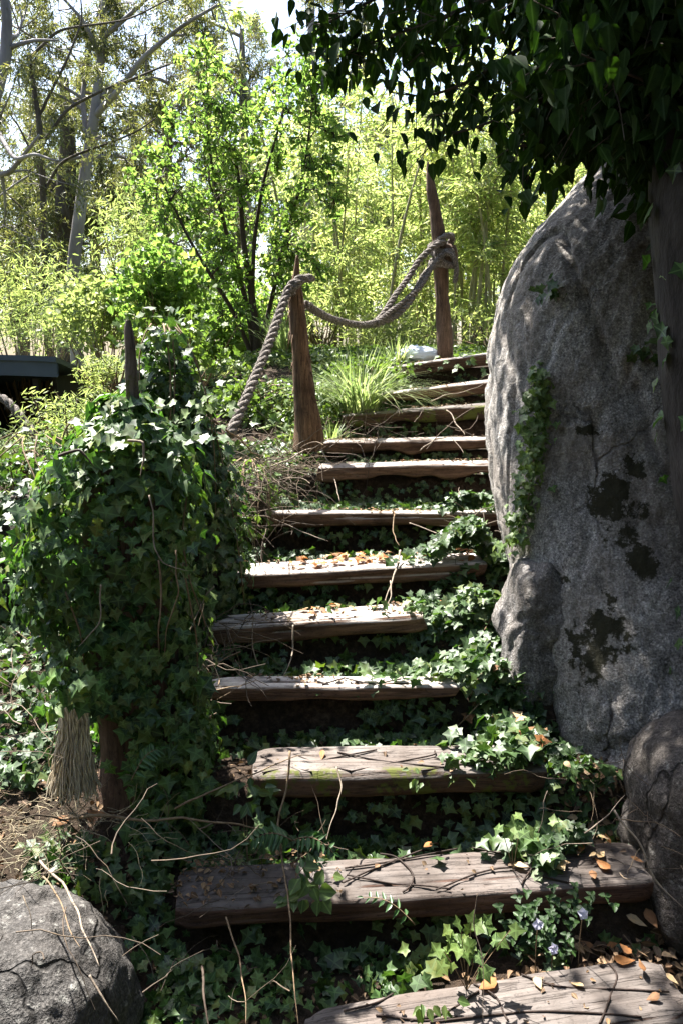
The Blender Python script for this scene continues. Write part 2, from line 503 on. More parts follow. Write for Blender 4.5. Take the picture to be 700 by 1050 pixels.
LBL = [
    'bottom weathered sleeper step, broad grey top crossed by curved rusty wires',
    'second step from the bottom, longest sleeper, rounded front corner and fallen leaves at its right',
    'third step from the bottom, grey sleeper with green moss along its front edge',
    'fourth step from the bottom, thin pale sleeper with ivy over its right end',
    'fifth step from the bottom, split dark-faced sleeper with a pale stem hanging over its front',
    'sixth step from the bottom, sleeper whose top is heaped with orange leaves',
    'seventh step from the bottom, thin straight reddish sleeper above a dark gap',
    'eighth step from the bottom, straight brown sleeper with a ragged lower edge',
    'ninth step from the bottom, dark sleeper with splintered right end beside the big boulder',
    'tenth step from the bottom, thick mossy-faced sleeper with its left end near the rope post',
    'eleventh step from the bottom, short split sleeper tilting up towards the boulder',
    'top step, dark sleeper tilting up to the right in front of the far post',
]
SD = []  # step data
for (l, r_, th, dp, mk) in ST_:
    a, b = at(*l), at(*r_)
    SD.append(dict(a=a, b=b, th=th, dp=dp, mk=mk))

step_y = [0.5 * (s['a'][1] + s['b'][1]) for s in SD]
step_z = [0.5 * (s['a'][2] + s['b'][2]) for s in SD]
gy, gz = [-6, 0.9], [-.22, step_z[0] - .16]
for k, s in enumerate(SD):
    zp = step_z[k - 1] if k else step_z[0] - .12
    gy += [step_y[k] + .03, step_y[k] + .07, step_y[k] + max(.085, s['dp'] - .02), step_y[k] + max(.10, s['dp'] + .015)]
    gz += [min(zp - .085, step_z[k] - .10), step_z[k] - s['th'] + .012, step_z[k] - s['th'] + .012, step_z[k] - .085]
gy += [7.6, 10, 16, 40, 300]
gz += [step_z[-1] - .05, step_z[-1] + .0, step_z[-1] - .1, step_z[-1] - .2, step_z[-1] - .4]
gy, gz = np.array(gy), np.array(gz)
sy_ = np.linspace(-6, 20, 600)
sm_ = np.interp(sy_, gy, gz)
ker = np.hanning(23); ker /= ker.sum()
smo_ = np.convolve(np.pad(sm_, 11, mode='edge'), ker, 'valid')


def G(x, y):
    x = np.atleast_1d(np.asarray(x, float)); y = np.atleast_1d(np.asarray(y, float))
    stair = np.interp(y, gy, gz)
    smooth = np.where(y < 20, np.interp(y, sy_, smo_), stair)
    xl = np.interp(y, [1.5, 2.2, 3.4, 4.6, 5.6, 6.7], [-.42, -.40, -.56, -.30, -.05, .25])
    w = sstep(xl - .28, xl - .02, x)
    z = smooth * (1 - w) + stair * w
    z = z - .22 * sstep(-.55, -1.7, x) * sstep(2.2, 4, y)
    z = z - 1.3 * sstep(-1.5, -3.6, x) * sstep(5.4, 8.4, y)
    z = z + .10 * sstep(-.3, -1.1, x) * (1 - sstep(1.9, 2.6, y)) 
    p = np.stack([x, y, np.zeros_like(x)], -1)
    far = sstep(8, 14, y)
    z = z + (.035 * fbm(p * 2.1, 3, 5) * (1 - w) + .012 * fbm(p * 7, 2, 9)) + .25 * far * fbm(p * .2, 2, 31)
    return z


# ground sheet
def axis(segs):
    out = []
    for a, b, n in segs: out += list(np.linspace(a, b, n, endpoint=False))
    out.append(segs[-1][1])
    return np.array(out)


gx_ = axis([(-60, -30, 6), (-30, -6, 24), (-6, -2.2, 30), (-2.2, 1.8, 150), (1.8, 6, 30), (6, 30, 24), (30, 60, 6)])
gy_ = axis([(-20, -3, 8), (-3, .8, 20), (.8, 7.4, 270), (7.4, 16, 50), (16, 60, 30), (60, 110, 8)])
XX, YY = np.meshgrid(gx_, gy_)
ZZ = G(XX.ravel(), YY.ravel())
mb = MB()
nx = len(gx_)
ii = (np.arange(len(gy_) - 1)[:, None] * nx + np.arange(nx - 1)[None]).ravel()
mb.add(np.stack([XX.ravel(), YY.ravel(), ZZ], -1), np.stack([ii, ii + 1, ii + nx + 1, ii + nx], -1))
m, nt, out = newmat('soil and litter')
tc = N_(nt, 'ShaderNodeTexCoord').outputs['Object']
n1 = noise_tex(nt, tc, 38, 6, .7); n2 = noise_tex(nt, tc, 4, 4, .6); n3 = noise_tex(nt, tc, 130, 3, .7)
col = ramp(nt, [(.3, (.012, .008, .006)), (.48, (.038, .025, .017)), (.62, (.075, .05, .034)), (.75, (.13, .095, .065))], n1)
col = mixc(nt, ramp(nt, [(.4, (0, 0, 0)), (.65, (.7, .7, .7))], n2), col, (.03, .024, .017))
spy = N_(nt, 'ShaderNodeSeparateXYZ'); nt.links.new(tc, spy.inputs[0])
fy = mth(nt, 'DIVIDE', mth(nt, 'SUBTRACT', spy.outputs[1], 6.9), 1.5, True)
col = mixc(nt, fy, col, ramp(nt, [(.35, (.05, .06, .02)), (.6, (.10, .12, .035))], n1))
finish(nt, out, col, .95, mth(nt, 'ADD', n1, mth(nt, 'MULTIPLY', n3, .4)), .9, .03, .15)
ground = mb.build('ground', m)
tag(ground, kind='structure')

# ------------------------------------------------------------------ sleeper steps
WIRES = {
    0: [[(622, 984), (631, 1003), (627, 1022), (612, 1048)], [(485, 1008), (508, 1022), (522, 1046)], [(440, 1046), (500, 1040), (560, 1037), (655, 1041)],
        [(420, 1046), (455, 1036), (492, 1016)], [(530, 996), (565, 1009), (620, 1014), (690, 1016)], [(352, 1036), (385, 1026), (415, 1012)], [(385, 1040), (430, 1044), (470, 1042)]],
    1: [[(388, 874), (408, 879), (421, 893), (418, 908), (394, 925)], [(352, 889), (400, 882), (440, 876), (470, 868)], [(354, 896), (400, 904), (440, 909), (498, 917)],
        [(445, 911), (478, 898), (510, 891), (548, 888)], [(525, 917), (536, 903), (544, 892), (540, 880)], [(475, 867), (510, 873), (532, 880), (546, 871)], [(546, 897), (580, 902), (606, 906)],
        [(350, 905), (380, 890), (432, 872)]],
    2: [[(268, 792), (320, 780), (385, 769)], [(328, 795), (392, 783), (440, 775), (446, 768)], [(375, 796), (460, 784), (545, 770)], [(265, 774), (292, 783), (332, 795)],
        [(300, 773), (332, 782), (376, 795)], [(345, 771), (400, 779), (482, 790)], [(443, 776), (470, 781), (505, 789)], [(480, 769), (515, 776), (552, 785)]],
    3: [[(300, 709), (330, 701), (352, 695)], [(322, 696), (345, 702), (370, 707)], [(345, 709), (378, 702), (410, 696)], [(352, 694), (385, 700), (408, 706)]],
}


def sleeper_mesh(L, d, t, seed, ragged):
    nx = max(40, int(L / .012))
    # rounded-rect cross section in (y,z): y 0..d (0 = front), z -t..0
    rr = min(t, d) * .22
    sec = []
    for (cy, cz, a0) in ((d - rr, -rr, 0), (rr, -rr, 90), (rr, -t + rr, 180), (d - rr, -t + rr, 270)):
        for a in (0, 30, 60, 90):
            an = rad(a0 + a)
            sec.append((cy + rr * math.cos(an), cz + rr * math.sin(an)))
    dense = []
    for i in range(len(sec)):
        p, q = np.array(sec[i]), np.array(sec[(i + 1) % len(sec)])
        k = max(1, int(np.linalg.norm(q - p) / .006))
        for j in range(k): dense.append(p + (q - p) * j / k)
    sec = np.array(dense)
    ns = len(sec)
    xs = np.linspace(0, L, nx)
    V = np.zeros((nx, ns, 3))
    V[:, :, 0] = xs[:, None]
    V[:, :, 1] = sec[None, :, 0]
    V[:, :, 2] = sec[None, :, 1]
    c = np.array([0, d / 2, -t / 2])
    flat = V.reshape(-1, 3)
    q = flat * np.array([1.6, 6, 6]) + seed * 11.7
    n_lo = fbm(q, 3, seed)
    n_hi = fbm(flat * np.array([6, 45, 45]) + seed, 3, seed + 3)
    dirn = norm((flat - c) * np.array([0, 1, 1.4]))
    dirn[:, 0] = 0
    bot = sstep(-t * .35, -t, flat[:, 2])
    flat2 = flat + dirn * (n_lo * .012 + n_hi * .0042)[:, None]
    flat2[:, 2] += bot * ragged * (fbm(flat * np.array([5, 3, 0]) + seed * 3, 3, seed + 8) + .3) * .03
    rc = np.random.default_rng(seed + 90)
    for q_ in range(7):   # drying splits along the grain, on the top and the front
        x0 = rc.uniform(-.1, .8) * L; x1 = x0 + rc.uniform(.2, .7) * L
        v0 = rc.uniform(-.3, 1) * d
        along = sstep(x0, x0 + .06, flat[:, 0]) * (1 - sstep(x1 - .06, x1, flat[:, 0]))
        path = v0 + .008 * fbm(np.stack([flat[:, 0] * 4, 0 * flat[:, 0] + q_, 0 * flat[:, 0]], -1), 2, seed)
        pos = np.where(flat[:, 2] > -t * .12, flat[:, 1], flat[:, 2])   # unrolled: top uses y, front uses negative z
        dd = np.exp(-((pos - path) / .0045) ** 2) * along * rc.uniform(.003, .009)
        flat2 = flat2 - dirn * dd[:, None]
    # top sag / warp, ends worn
    e = np.minimum(flat[:, 0], L - flat[:, 0])
    wear = np.exp(-(e / .03) ** 2)
    flat2[:, 1] = d / 2 + (flat2[:, 1] - d / 2) * (1 - .16 * wear)
    flat2[:, 2] = -t / 2 + (flat2[:, 2] + t / 2) * (1 - .18 * wear)
    flat2[:, 0] += fbm(flat * np.array([0, 14, 14]) + seed, 2, seed + 5) * .018 * np.exp(-(e / .05) ** 2)
    flat2[:, 1] += .012 * fbm(np.stack([flat[:, 0] * 1.3, flat[:, 0] * 0, flat[:, 0] * 0], -1) + seed, 2, seed + 2)
    mb = MB()
    i = np.arange(nx - 1)[:, None] * ns; j = np.arange(ns)[None]; k = (j + 1) % ns
    mb.add(flat2, np.stack([i + j, i + k, i + ns + k, i + ns + j], -1).reshape(-1, 4)[:, ::-1])
    for s in (0, nx - 1):
        ring = flat2.reshape(nx, ns, 3)[s]
        cc = ring.mean(0) + np.array([(-.006 if s == 0 else .006), 0, 0])
        f = np.stack([np.arange(ns), (np.arange(ns) + 1) % ns, np.full(ns, ns)], -1)
        mb.add(np.vstack([ring, cc]), f if s == 0 else f[:, ::-1])
    return mb


for k, s in enumerate(SD):
    a, b = s['a'], s['b']
    L = float(np.linalg.norm(b - a))
    X = norm(b - a)
    Yv = norm(np.cross(np.array([0, 0, 1.0]), X))
    Z = np.cross(X, Yv)
    if k == 0 or k == 1:   # these two lean very slightly to the viewer
        Yv = norm(Yv + Z * .05); Z = np.cross(X, Yv)
    s.update(X=X, Yv=Yv, Z=Z, L=L)
    root = empty('timber_step', a, LBL[k], 'step', 'timber sleeper steps up the slope')
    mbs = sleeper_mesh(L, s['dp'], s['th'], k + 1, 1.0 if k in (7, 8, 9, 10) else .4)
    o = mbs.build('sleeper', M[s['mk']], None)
    o.parent = root
    Mx = Matrix(((X[0], Yv[0], Z[0]), (X[1], Yv[1], Z[1]), (X[2], Yv[2], Z[2])))
    root.rotation_euler = Mx.to_euler()
    if k in WIRES:
        mw = MB()
        Mi = np.array([X, Yv, Z])
        for w_ in WIRES[k]:
            pts = np.array([Mi @ (on_plane(px, py, a + Z * .007, Z) - a) for px, py in w_])
            t = np.linspace(0, len(pts) - 1, 34)
            # smooth (Catmull-Rom like through cubic of np.interp + smoothing)
            E = np.vstack([2 * pts[0] - pts[1], pts, 2 * pts[-1] - pts[-2]])
            seg = np.minimum(t.astype(int), len(pts) - 2); f = (t - seg)[:, None]
            p0_, p1_, p2_, p3_ = E[seg], E[seg + 1], E[seg + 2], E[seg + 3]
            P = .5 * (2 * p1_ + (p2_ - p0_) * f + (2 * p0_ - 5 * p1_ + 4 * p2_ - p3_) * f ** 2 + (3 * p1_ - p0_ - 3 * p2_ + p3_) * f ** 3)
            P[:, 1] += .004 * np.sin(t * 2.1 + len(pts)); P[:, 0] += .004 * np.sin(t * 2.7 + k)
            P[:, 2] = .004 + .002 * np.sin(t * 3 + k)
            ok = (P[:, 1] > .012) & (P[:, 1] < s['dp'] - .005) & (P[:, 0] > .02) & (P[:, 0] < L - .02)
            P = P[ok]
            if len(P) > 4: mw.tube(P, .0027, 5)
        o2 = mw.build('wire_mesh', M['wire'], None)
        o2.parent = root


def in_step(x, y, margin=.0):
    """index mask of points over some sleeper"""
    r = np.zeros(len(x), bool)
    for s in SD:
        dx = x - s['a'][0]; dy = y - s['a'][1]
        u = dx * s['X'][0] + dy * s['X'][1]
        v = dx * s['Yv'][0] + dy * s['Yv'][1]
        r |= (u > -margin) & (u < s['L'] + margin) & (v > -margin) & (v < s['dp'] + margin)
    return r


def top_z(x, y):
    """top surface height: ground or sleeper top"""
    z = G(x, y)
    for s in SD:
        dx = x - s['a'][0]; dy = y - s['a'][1]
        u = dx * s['X'][0] + dy * s['X'][1]
        v = dx * s['Yv'][0] + dy * s['Yv'][1]
        ins = (u > 0) & (u < s['L']) & (v > 0) & (v < s['dp'])
        zt = s['a'][2] + s['X'][2] * u + s['Yv'][2] * v
        z = np.where(ins, np.maximum(z, zt), z)
    return z


# ------------------------------------------------------------------ boulders
def lump(C, rx, ry, rz, nu=110, nv=70, amp=.12, seed=0, freq=1.5, expo=2.4, facets=0.0):
    u = np.linspace(0, 2 * np.pi, nu, endpoint=False)
    v = np.linspace(-np.pi / 2, np.pi / 2, nv)
    U, Vv = np.meshgrid(u, v)
    f = lambda c: np.sign(c) * np.abs(c) ** (2 / expo)
    x = f(np.cos(Vv)) * f(np.cos(U)); y = f(np.cos(Vv)) * f(np.sin(U)); z = f(np.sin(Vv))
    P = np.stack([x * rx, y * ry, z * rz], -1).reshape(-1, 3)
    d = norm(P)
    s = (rx * ry * rz) ** (1 / 3)
    P = P + d * (s * amp * fbm(d * freq + seed * 5.1, 4, seed))[:, None] + d * (s * amp * .35 * fbm(d * freq * 5 + seed, 4, seed + 9))[:, None]
    if facets:
        q = fbm(d * freq * 2.2 + seed, 1, seed + 4)
        P = P + d * (s * facets * np.abs(q))[:, None]
    mb = MB()
    i = np.arange(nv - 1)[:, None] * nu; j = np.arange(nu)[None]; k = (j + 1) % nu
    mb.add(P + np.asarray(C), np.stack([i + j, i + k, i + nu + k, i + nu + j], -1).reshape(-1, 4))
    return mb


# big boulder: stack of superelliptic sections
zk = np.array([-1.55, -1.3, -.95, -.63, -.33, -.08, .12, .32, .49, .61, .85, 1.15, 1.3]) + EZ
xl = np.array([.80, .79, .71, .645, .625, .625, .655, .73, .84, .97, 1.2, 1.5, 1.8])
yf = np.array([2.16, 2.26, 2.50, 2.69, 2.79, 2.83, 2.87, 2.93, 3.01, 3.09, 3.26, 3.55, 4.0])
yb = np.array([5.0, 5.0, 5.0, 4.95, 4.9, 4.85, 4.8, 4.75, 4.7, 4.65, 4.6, 4.5, 4.4])
XC = 2.1
nz, na = 190, 330
zs = np.linspace(zk[0], zk[-1], nz)
an = np.linspace(0, 2 * np.pi, na, endpoint=False)
# denser toward the seen side (left/front: angle 180..270)
an = an + .55 * np.sin(an - rad(40))
xl_, yf_, yb_ = (np.interp(zs, zk, q) for q in (xl, yf, yb))
for q in (xl_, yf_, yb_):
    for _ in range(30): q[1:-1] = q[1:-1] * .5 + .25 * (q[:-2] + q[2:])
e = 2 / 2.9
ca, sa = np.cos(an), np.sin(an)
e = np.where(sa < 0, 2 / 3.2, 1.0)
cx = np.sign(ca) * np.abs(ca) ** e; sx = np.sign(sa) * np.abs(sa) ** e
ax = (XC - xl_)[:, None]
yc = yf_ + (3.45 - 2.95)   # the widest place lies half a metre behind the front
yc = np.minimum(yc + .08, (yf_ + yb_) / 2)
Xr = XC + cx[None] * ax
Yr = yc[:, None] + np.where(sx[None] < 0, sx[None] * (yc - yf_)[:, None], sx[None] * (yb_ - yc)[:, None])
P = np.stack([Xr, Yr, np.repeat(zs[:, None], na, 1)], -1).reshape(-1, 3)
cen = np.stack([np.full(nz * na, XC + .0), np.repeat(yc + .5, na), P[:, 2]], -1)
d = norm(P - cen)
amp = .07 * fbm(P * np.array([1.4, 1.4, .8]) + 3, 3, 21) + .03 * (np.abs(vnoise(P * np.array([2.6, 2.6, .9]) + 9, 27)) - .35) + .03 * fbm(P * np.array([5, 5, 1.4]), 3, 22) + .022 * fbm(P * np.array([14, 14, 7]), 4, 23) - .02
rg = 1 - np.abs(vnoise(P * np.array([3.2, 3.2, .55]) + 7.7, 24))   # vertical fluting
rg2 = 1 - np.abs(vnoise(P * np.array([6.0, 6.0, 1.1]) + 2.2, 25))
amp = amp * .58 - .03 * np.clip(rg - .9, 0, 1) / .1 - .010 * np.clip(rg2 - .88, 0, 1) / .12 + .012 * fbm(P * np.array([30, 30, 18]), 3, 28)
fade = np.clip((2.55 - P[:, 0]) / .6, 0, 1) * .85 + .15
P = P + d * (amp * fade)[:, None]
mb = MB()
i = np.arange(nz - 1)[:, None] * na; j = np.arange(na)[None]; k = (j + 1) % na
mb.add(P, np.stack([i + j, i + k, i + na + k, i + na + j], -1).reshape(-1, 4))
topc = P.reshape(nz, na, 3)[-1]
mb.add(np.vstack([topc, topc.mean(0) + np.array([0, 0, .05])]), np.stack([np.arange(na), (np.arange(na) + 1) % na, np.full(na, na)], -1))
mp = []
for (px, py, Y, r_, sz) in ((635, 520, 2.75, .10, 1.2), (655, 575, 2.7, .06, 1.6), (612, 670, 2.55, .075, 2.3), (640, 650, 2.55, .06, 1), (605, 445, 2.85, .05, .8), (650, 480, 2.8, .07, .6), (617, 640, 2.6, .05, 2.2), (646, 545, 2.72, .05, 1.5), (625, 620, 2.6, .05, 1), (575, 590, 2.75, .04, 1)):
    mp.append((tuple(at(px, py, Y)), r_, sz))
big = mb.build('boulder', rockmat('grey granite', (.29, .275, .26), (.22, .185, .155), mp))
tag(big, 'huge grey granite boulder with dark moss stains, standing along the right of the steps', 'boulder')

c = at(546, 655, 2.72)
o = lump(c + np.array([.06, .17, -.10]), .125, .20, .33, 110, 90, .22, 33, 1.7, 3.2, .14).build('boulder', rockmat('grey granite slab', (.17, .16, .155), (.13, .11, .09)))
tag(o, 'narrow upright grey rock leaning on the left foot of the huge boulder, ivy beside it', 'boulder')
c = at(764, 836, 1.98)
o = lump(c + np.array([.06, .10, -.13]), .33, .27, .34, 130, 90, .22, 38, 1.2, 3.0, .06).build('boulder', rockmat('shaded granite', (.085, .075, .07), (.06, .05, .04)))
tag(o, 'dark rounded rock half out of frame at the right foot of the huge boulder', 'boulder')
c = at(40, 985, 1.52)
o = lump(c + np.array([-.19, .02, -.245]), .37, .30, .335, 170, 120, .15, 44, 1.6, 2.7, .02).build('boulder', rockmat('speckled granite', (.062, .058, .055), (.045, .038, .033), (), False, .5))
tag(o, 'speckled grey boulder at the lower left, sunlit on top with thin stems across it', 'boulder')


def surf_hit(px, py, obj_mb=None):
    return None


# ------------------------------------------------------------------ posts, stake, ropes
def px_path(lst, n=40, sm=4):
    P = np.array([at(*q[:3]) for q in lst])
    i0 = np.arange(len(lst)); t = np.linspace(0, len(lst) - 1, n)
    out = np.stack([np.interp(t, i0, P[:, c]) for c in range(3)], -1)
    for _ in range(sm): out[1:-1] = out[1:-1] * .5 + .25 * (out[:-2] + out[2:])
    return out


def px_rad(lst, n=40):
    i0 = np.arange(len(lst)); t = np.linspace(0, len(lst) - 1, n)
    return np.interp(t, i0, [q[3] for q in lst])


YP1, YP2 = 5.0, 7.0
p1 = [(317, 462, YP1, .105), (316, 440, YP1, .088), (313, 410, YP1, .070), (309, 370, YP1, .060), (305, 330, YP1, .052), (303, 300, YP1, .045), (304, 286, YP1, .026), (305, 262, YP1, .008)]
base = at(317, 458, YP1)
root = empty('rope_post', base, 'leaning reddish-brown tapered post with shredded bark, at the left end of the upper steps', 'post')
mb = MB(); mb.tube(px_path(p1, 60), px_rad(p1, 60), 18, True, .28, 3); mb.build('pole', M['post'], root)
mb = MB()
for q in range(46):
    t = R.random()
    i = int(6 + t * 42)
    P0 = px_path(p1, 60)[i]; r0 = px_rad(p1, 60)[i]
    a0 = R.uniform(0, 6.28)
    p0 = P0 + np.array([math.cos(a0), math.sin(a0), 0]) * r0 * .95
    ln = R.uniform(.05, .16)
    pts = np.array([p0, p0 + np.array([math.cos(a0) * .012, math.sin(a0) * .012, -ln * .5]), p0 + np.array([math.cos(a0) * R.uniform(.005, .04), math.sin(a0) * .02, -ln])])
    mb.tube(pts, [.004, .003, .001], 4)
mb.build('bark_strip', M['post'], root)

p2 = [(456, 374, YP2, .075), (455, 340, YP2, .068), (452, 300, YP2, .06), (451, 270, YP2, .062), (449, 240, YP2, .058), (445, 215, YP2, .045), (442, 195, YP2, .046), (440, 180, YP2, .034), (438, 166, YP2, .008)]
root2 = empty('rope_post', at(456, 370, YP2), 'tall dark crooked post with a knobbly tip behind the top step, rope tied around it', 'post')
mb = MB(); mb.tube(px_path(p2, 70), px_rad(p2, 70), 16, True, .3, 5); mb.build('pole', M['oldpost'], root2)
kn = at(460, 262, YP2)
lump(kn, .07, .06, .09, 24, 16, .25, 3).build('knot', M['oldpost'], root2)

sk = [(140, 470, 2.36, .0215), (138, 440, 2.36, .021), (136, 400, 2.36, .019), (134, 360, 2.36, .016), (132, 338, 2.36, .014), (132, 328, 2.36, .007)]
root3 = empty('wooden_stake', at(140, 470, 2.36), 'thin bare weathered stake sticking up out of the ivy covered stump', 'stake')
mb = MB(); mb.tube(px_path(sk, 50), px_rad(sk, 50), 12, True, .25, 9); mb.build('pole', M['stake'], root3)


def rope(mb, P, Rr, pitch=None, strands=3, sides=6):
    P = np.asarray(P, float)
    seg = np.linalg.norm(np.diff(P, axis=0), axis=1)
    s = np.concatenate([[0], np.cumsum(seg)])
    pitch = pitch or Rr * 6.0
    n = int(s[-1] / (pitch / 10)) + 4
    u = np.linspace(0, s[-1], n)
    Q = np.stack([np.interp(u, s, P[:, c]) for c in range(3)], -1)
    for _ in range(3): Q[1:-1] = Q[1:-1] * .5 + .25 * (Q[:-2] + Q[2:])
    T = norm(np.gradient(Q, axis=0))
    up = np.array([0, 0, 1.0])
    A = norm(np.cross(T, np.where(np.abs(T[:, 2:3]) > .92, np.array([0, 1.0, 0]), up)))
    for i in range(1, n):
        a_ = A[i - 1] - T[i] * np.dot(A[i - 1], T[i]); A[i] = a_ / np.linalg.norm(a_)
    B = np.cross(T, A)
    for k in range(strands):
        ph = u / pitch * 2 * np.pi + k * 2 * np.pi / strands
        W = Q + (np.cos(ph)[:, None] * A + np.sin(ph)[:, None] * B) * Rr * .5
        mb.tube(W, Rr * .54, sides, True, .3, 4)
    for q in range(int(s[-1] / .006)):
        i = int(R.integers(1, n - 1)); a0 = R.uniform(0, 6.28)
        o_ = np.cos(a0) * A[i] + np.sin(a0) * B[i]
        p = Q[i] + o_ * Rr * .9
        d_ = norm(o_ * .6 + T[i] * R.normal(0, 1) + rnd(1, .4)[0]); l_ = R.uniform(.4, 1.1) * Rr
        mb.tube(np.array([p, p + d_ * l_ * .5, p + d_ * l_ + np.array([0, 0, -.2 * l_])]), [.0016, .0012, .0006], 3, False)


r1 = MB()
P = px_path([(318, 286, YP1 - .1), (308, 285, YP1 - .12), (297, 294, YP1 - .1), (290, 312, YP1 - .2), (280, 342, YP1 - .4), (269, 370, YP1 - .6), (257, 398, YP1 - .8), (244, 428, YP1 - 1.0), (236, 446, YP1 - 1.1)], 60, 2)
rope(r1, P, .028)
P = px_path([(301, 302, YP1 - .02), (298, 298, YP1 - .08), (306, 290, YP1 - .14), (316, 284, YP1 - .1), (320, 286, YP1)], 30, 2)
rope(r1, P, .023)
o = r1.build('handrail_rope', M['rope'])
tag(o, 'thick grey twisted rope hanging from the leaning post down left into the ivy', 'rope')

r2 = MB()
mid = [(314, 312, YP1 + .05), (322, 318, YP1 + .2), (338, 327, YP1 + .5), (358, 332, YP1 + .8), (372, 334, YP1 + 1.0), (386, 331, YP1 + 1.2)]
P = px_path(mid + [(397, 316, YP1 + 1.35), (407, 300, YP1 + 1.5), (418, 286, YP1 + 1.65), (428, 268, YP1 + 1.75), (442, 254, YP1 + 1.86), (456, 247, YP2 - .08)], 80, 3)
rope(r2, P, .027)
P = px_path([(384, 333, YP1 + 1.16), (404, 325, YP1 + 1.35), (418, 312, YP1 + 1.5), (427, 297, YP1 + 1.65), (434, 283, YP1 + 1.75), (446, 270, YP1 + 1.85), (455, 259, YP2 - .1)], 50, 3)
rope(r2, P, .030)
P = px_path([(386, 331, YP1 + 1.14), (402, 318, YP1 + 1.33), (414, 309, YP1 + 1.48), (432, 293, YP1 + 1.66), (442, 275, YP1 + 1.78), (451, 262, YP2 - .14)], 50, 3)
rope(r2, P, .022)
for (py, rr_, tl) in ((250, .082, .75), (257, .095, -.35), (264, .088, .5), (271, .10, -.15), (262, .105, -.9)):
    c = at(453, py, YP2)
    a = np.linspace(0, 2 * np.pi, 40)
    rope(r2, np.stack([c[0] + np.cos(a) * rr_, c[1] + np.sin(a) * rr_, c[2] + np.cos(a + .8) * rr_ * tl], -1), .028)
rope(r2, px_path([(455, 258, YP2 - .12), (464, 262, YP2 - .13), (468, 274, YP2 - .11), (466, 290, YP2 - .1)], 30, 2), .022)
o = r2.build('handrail_rope', M['rope'])
tag(o, 'doubled grey rope sagging between the two posts and knotted round the tall one', 'rope')

# rope at far left by the shed
r3 = MB()
rope(r3, px_path([(-20, 404, 5.2), (4, 408, 5.15), (16, 420, 5.1), (28, 436, 5.05), (40, 452, 5.0)], 40, 2), .03)
tag(r3.build('handrail_rope', M['rope']), 'short length of pale rope dipping into the weeds below the shed', 'rope')

# frayed rope end at the foot of the stump
mb = MB()
top = at(77, 728, 2.12)
for q in range(420):
    a0 = (q // 24) * .37 + R.normal(0, .25); rr_ = math.sqrt(R.random())
    ln = R.uniform(.20, .30) if R.random() < .3 else R.uniform(.27, .315)
    w = np.array([math.cos(a0), math.sin(a0) * .8, 0]) * rr_
    ph = R.uniform(0, 6.28)
    pts = []
    for t in np.linspace(0, 1, 9):
        sp = .030 + .045 * t ** 1.3 + .006 * math.sin(t * 6 + int(q / 24) * 1.9)
        wob = np.array([math.sin(t * 11 + int(q / 24) * 2.3) + .7 * math.sin(t * 17 + ph), math.cos(t * 10 + ph * 2), 0]) * .0048
        pts.append(top + w * sp + wob + np.array([-.022 * t, 0, -ln * t + .03]))
    mb.tube(np.array(pts), np.linspace(.0036, .0016, 9) * R.uniform(.6, 1.2), 4, False)
o = mb.build('frayed_rope', M['rope_fibre'])
tag(o, 'frayed straw-coloured rope end hanging like a tassel below the ivy covered stump', 'rope')

# ------------------------------------------------------------------ shed far left, bundle at the top
SHY = 8.5
sc0 = at(30, 400, SHY)
root = empty('open_shed', (sc0[0] - .6, SHY + .6, 0.3), 'dark open shed with blue grey curved roof edge, behind the weeds at far left', 'shed')
mb = MB()
xa, xb = at(-110, 370, SHY)[0], at(68, 370, SHY)[0]
zt = at(30, 366, SHY)[2]
n = 24
xs = np.linspace(xa, xb, n)
arc = zt + .03 - .03 * ((xs - xa - (xb - xa) * .55) / (xb - xa) * 1.9) ** 2
V, F = [], []
for yy in (SHY - .3, SHY + 2.2):
    for x_, z_ in zip(xs, arc):
        zq = z_ - (.45 if yy > SHY else 0)
        V += [(x_, yy, zq), (x_, yy, zq - .055)]
V = np.array(V)
for q in range(n - 1):
    a = 2 * q; b = a + 2 * n
    F += [(a, a + 2, b + 2, b), (a + 1, b + 1, b + 3, a + 3), (a, a + 1, a + 3, a + 2), (b, b + 2, b + 3, b + 1)]
F += [(0, 2 * n, 2 * n + 1, 1), (2 * n - 2, 2 * n - 1, 4 * n - 1, 4 * n - 2)]
mb.add(V, F); mb.build('roof', M['shed_roof'], root, False)


def box(mb, x0, x1, y0, y1, z0, z1):
    v = [(x, y, z) for x in (x0, x1) for y in (y0, y1) for z in (z0, z1)]
    mb.add(v, [(0, 1, 3, 2), (4, 6, 7, 5), (0, 4, 5, 1), (2, 3, 7, 6), (0, 2, 6, 4), (1, 5, 7, 3)])


mb = MB()
for q in range(n - 1):   # fascia follows the arc
    x0, x1, z0, z1 = xs[q], xs[q + 1], arc[q] - .06, arc[q + 1] - .06
    mb.add([(x0, (SHY - .28), z0), (x1, (SHY - .28), z1), (x1, (SHY - .28), z1 - .15 + (z0 - z1) * .0), (x0, (SHY - .28), z0 - .15), (x0, (SHY - .24), z0), (x1, (SHY - .24), z1), (x1, (SHY - .24), z1 - .12), (x0, (SHY - .24), z0 - .15)],
           [(0, 1, 2, 3), (4, 7, 6, 5), (3, 2, 6, 7), (0, 4, 5, 1)])
mb.build('fascia', M['shed_roof'], root, False)
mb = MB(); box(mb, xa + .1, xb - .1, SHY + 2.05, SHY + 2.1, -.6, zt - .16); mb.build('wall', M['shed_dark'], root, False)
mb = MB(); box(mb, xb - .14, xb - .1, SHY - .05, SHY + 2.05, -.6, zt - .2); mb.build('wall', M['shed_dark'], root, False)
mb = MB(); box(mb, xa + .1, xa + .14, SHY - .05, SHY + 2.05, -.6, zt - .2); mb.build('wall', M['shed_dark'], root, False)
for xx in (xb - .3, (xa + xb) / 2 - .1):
    mb = MB(); box(mb, xx, xx + .06, SHY - .2, SHY - .14, -.6, zt - .22); mb.build('post', M['shed_dark'], root, False)

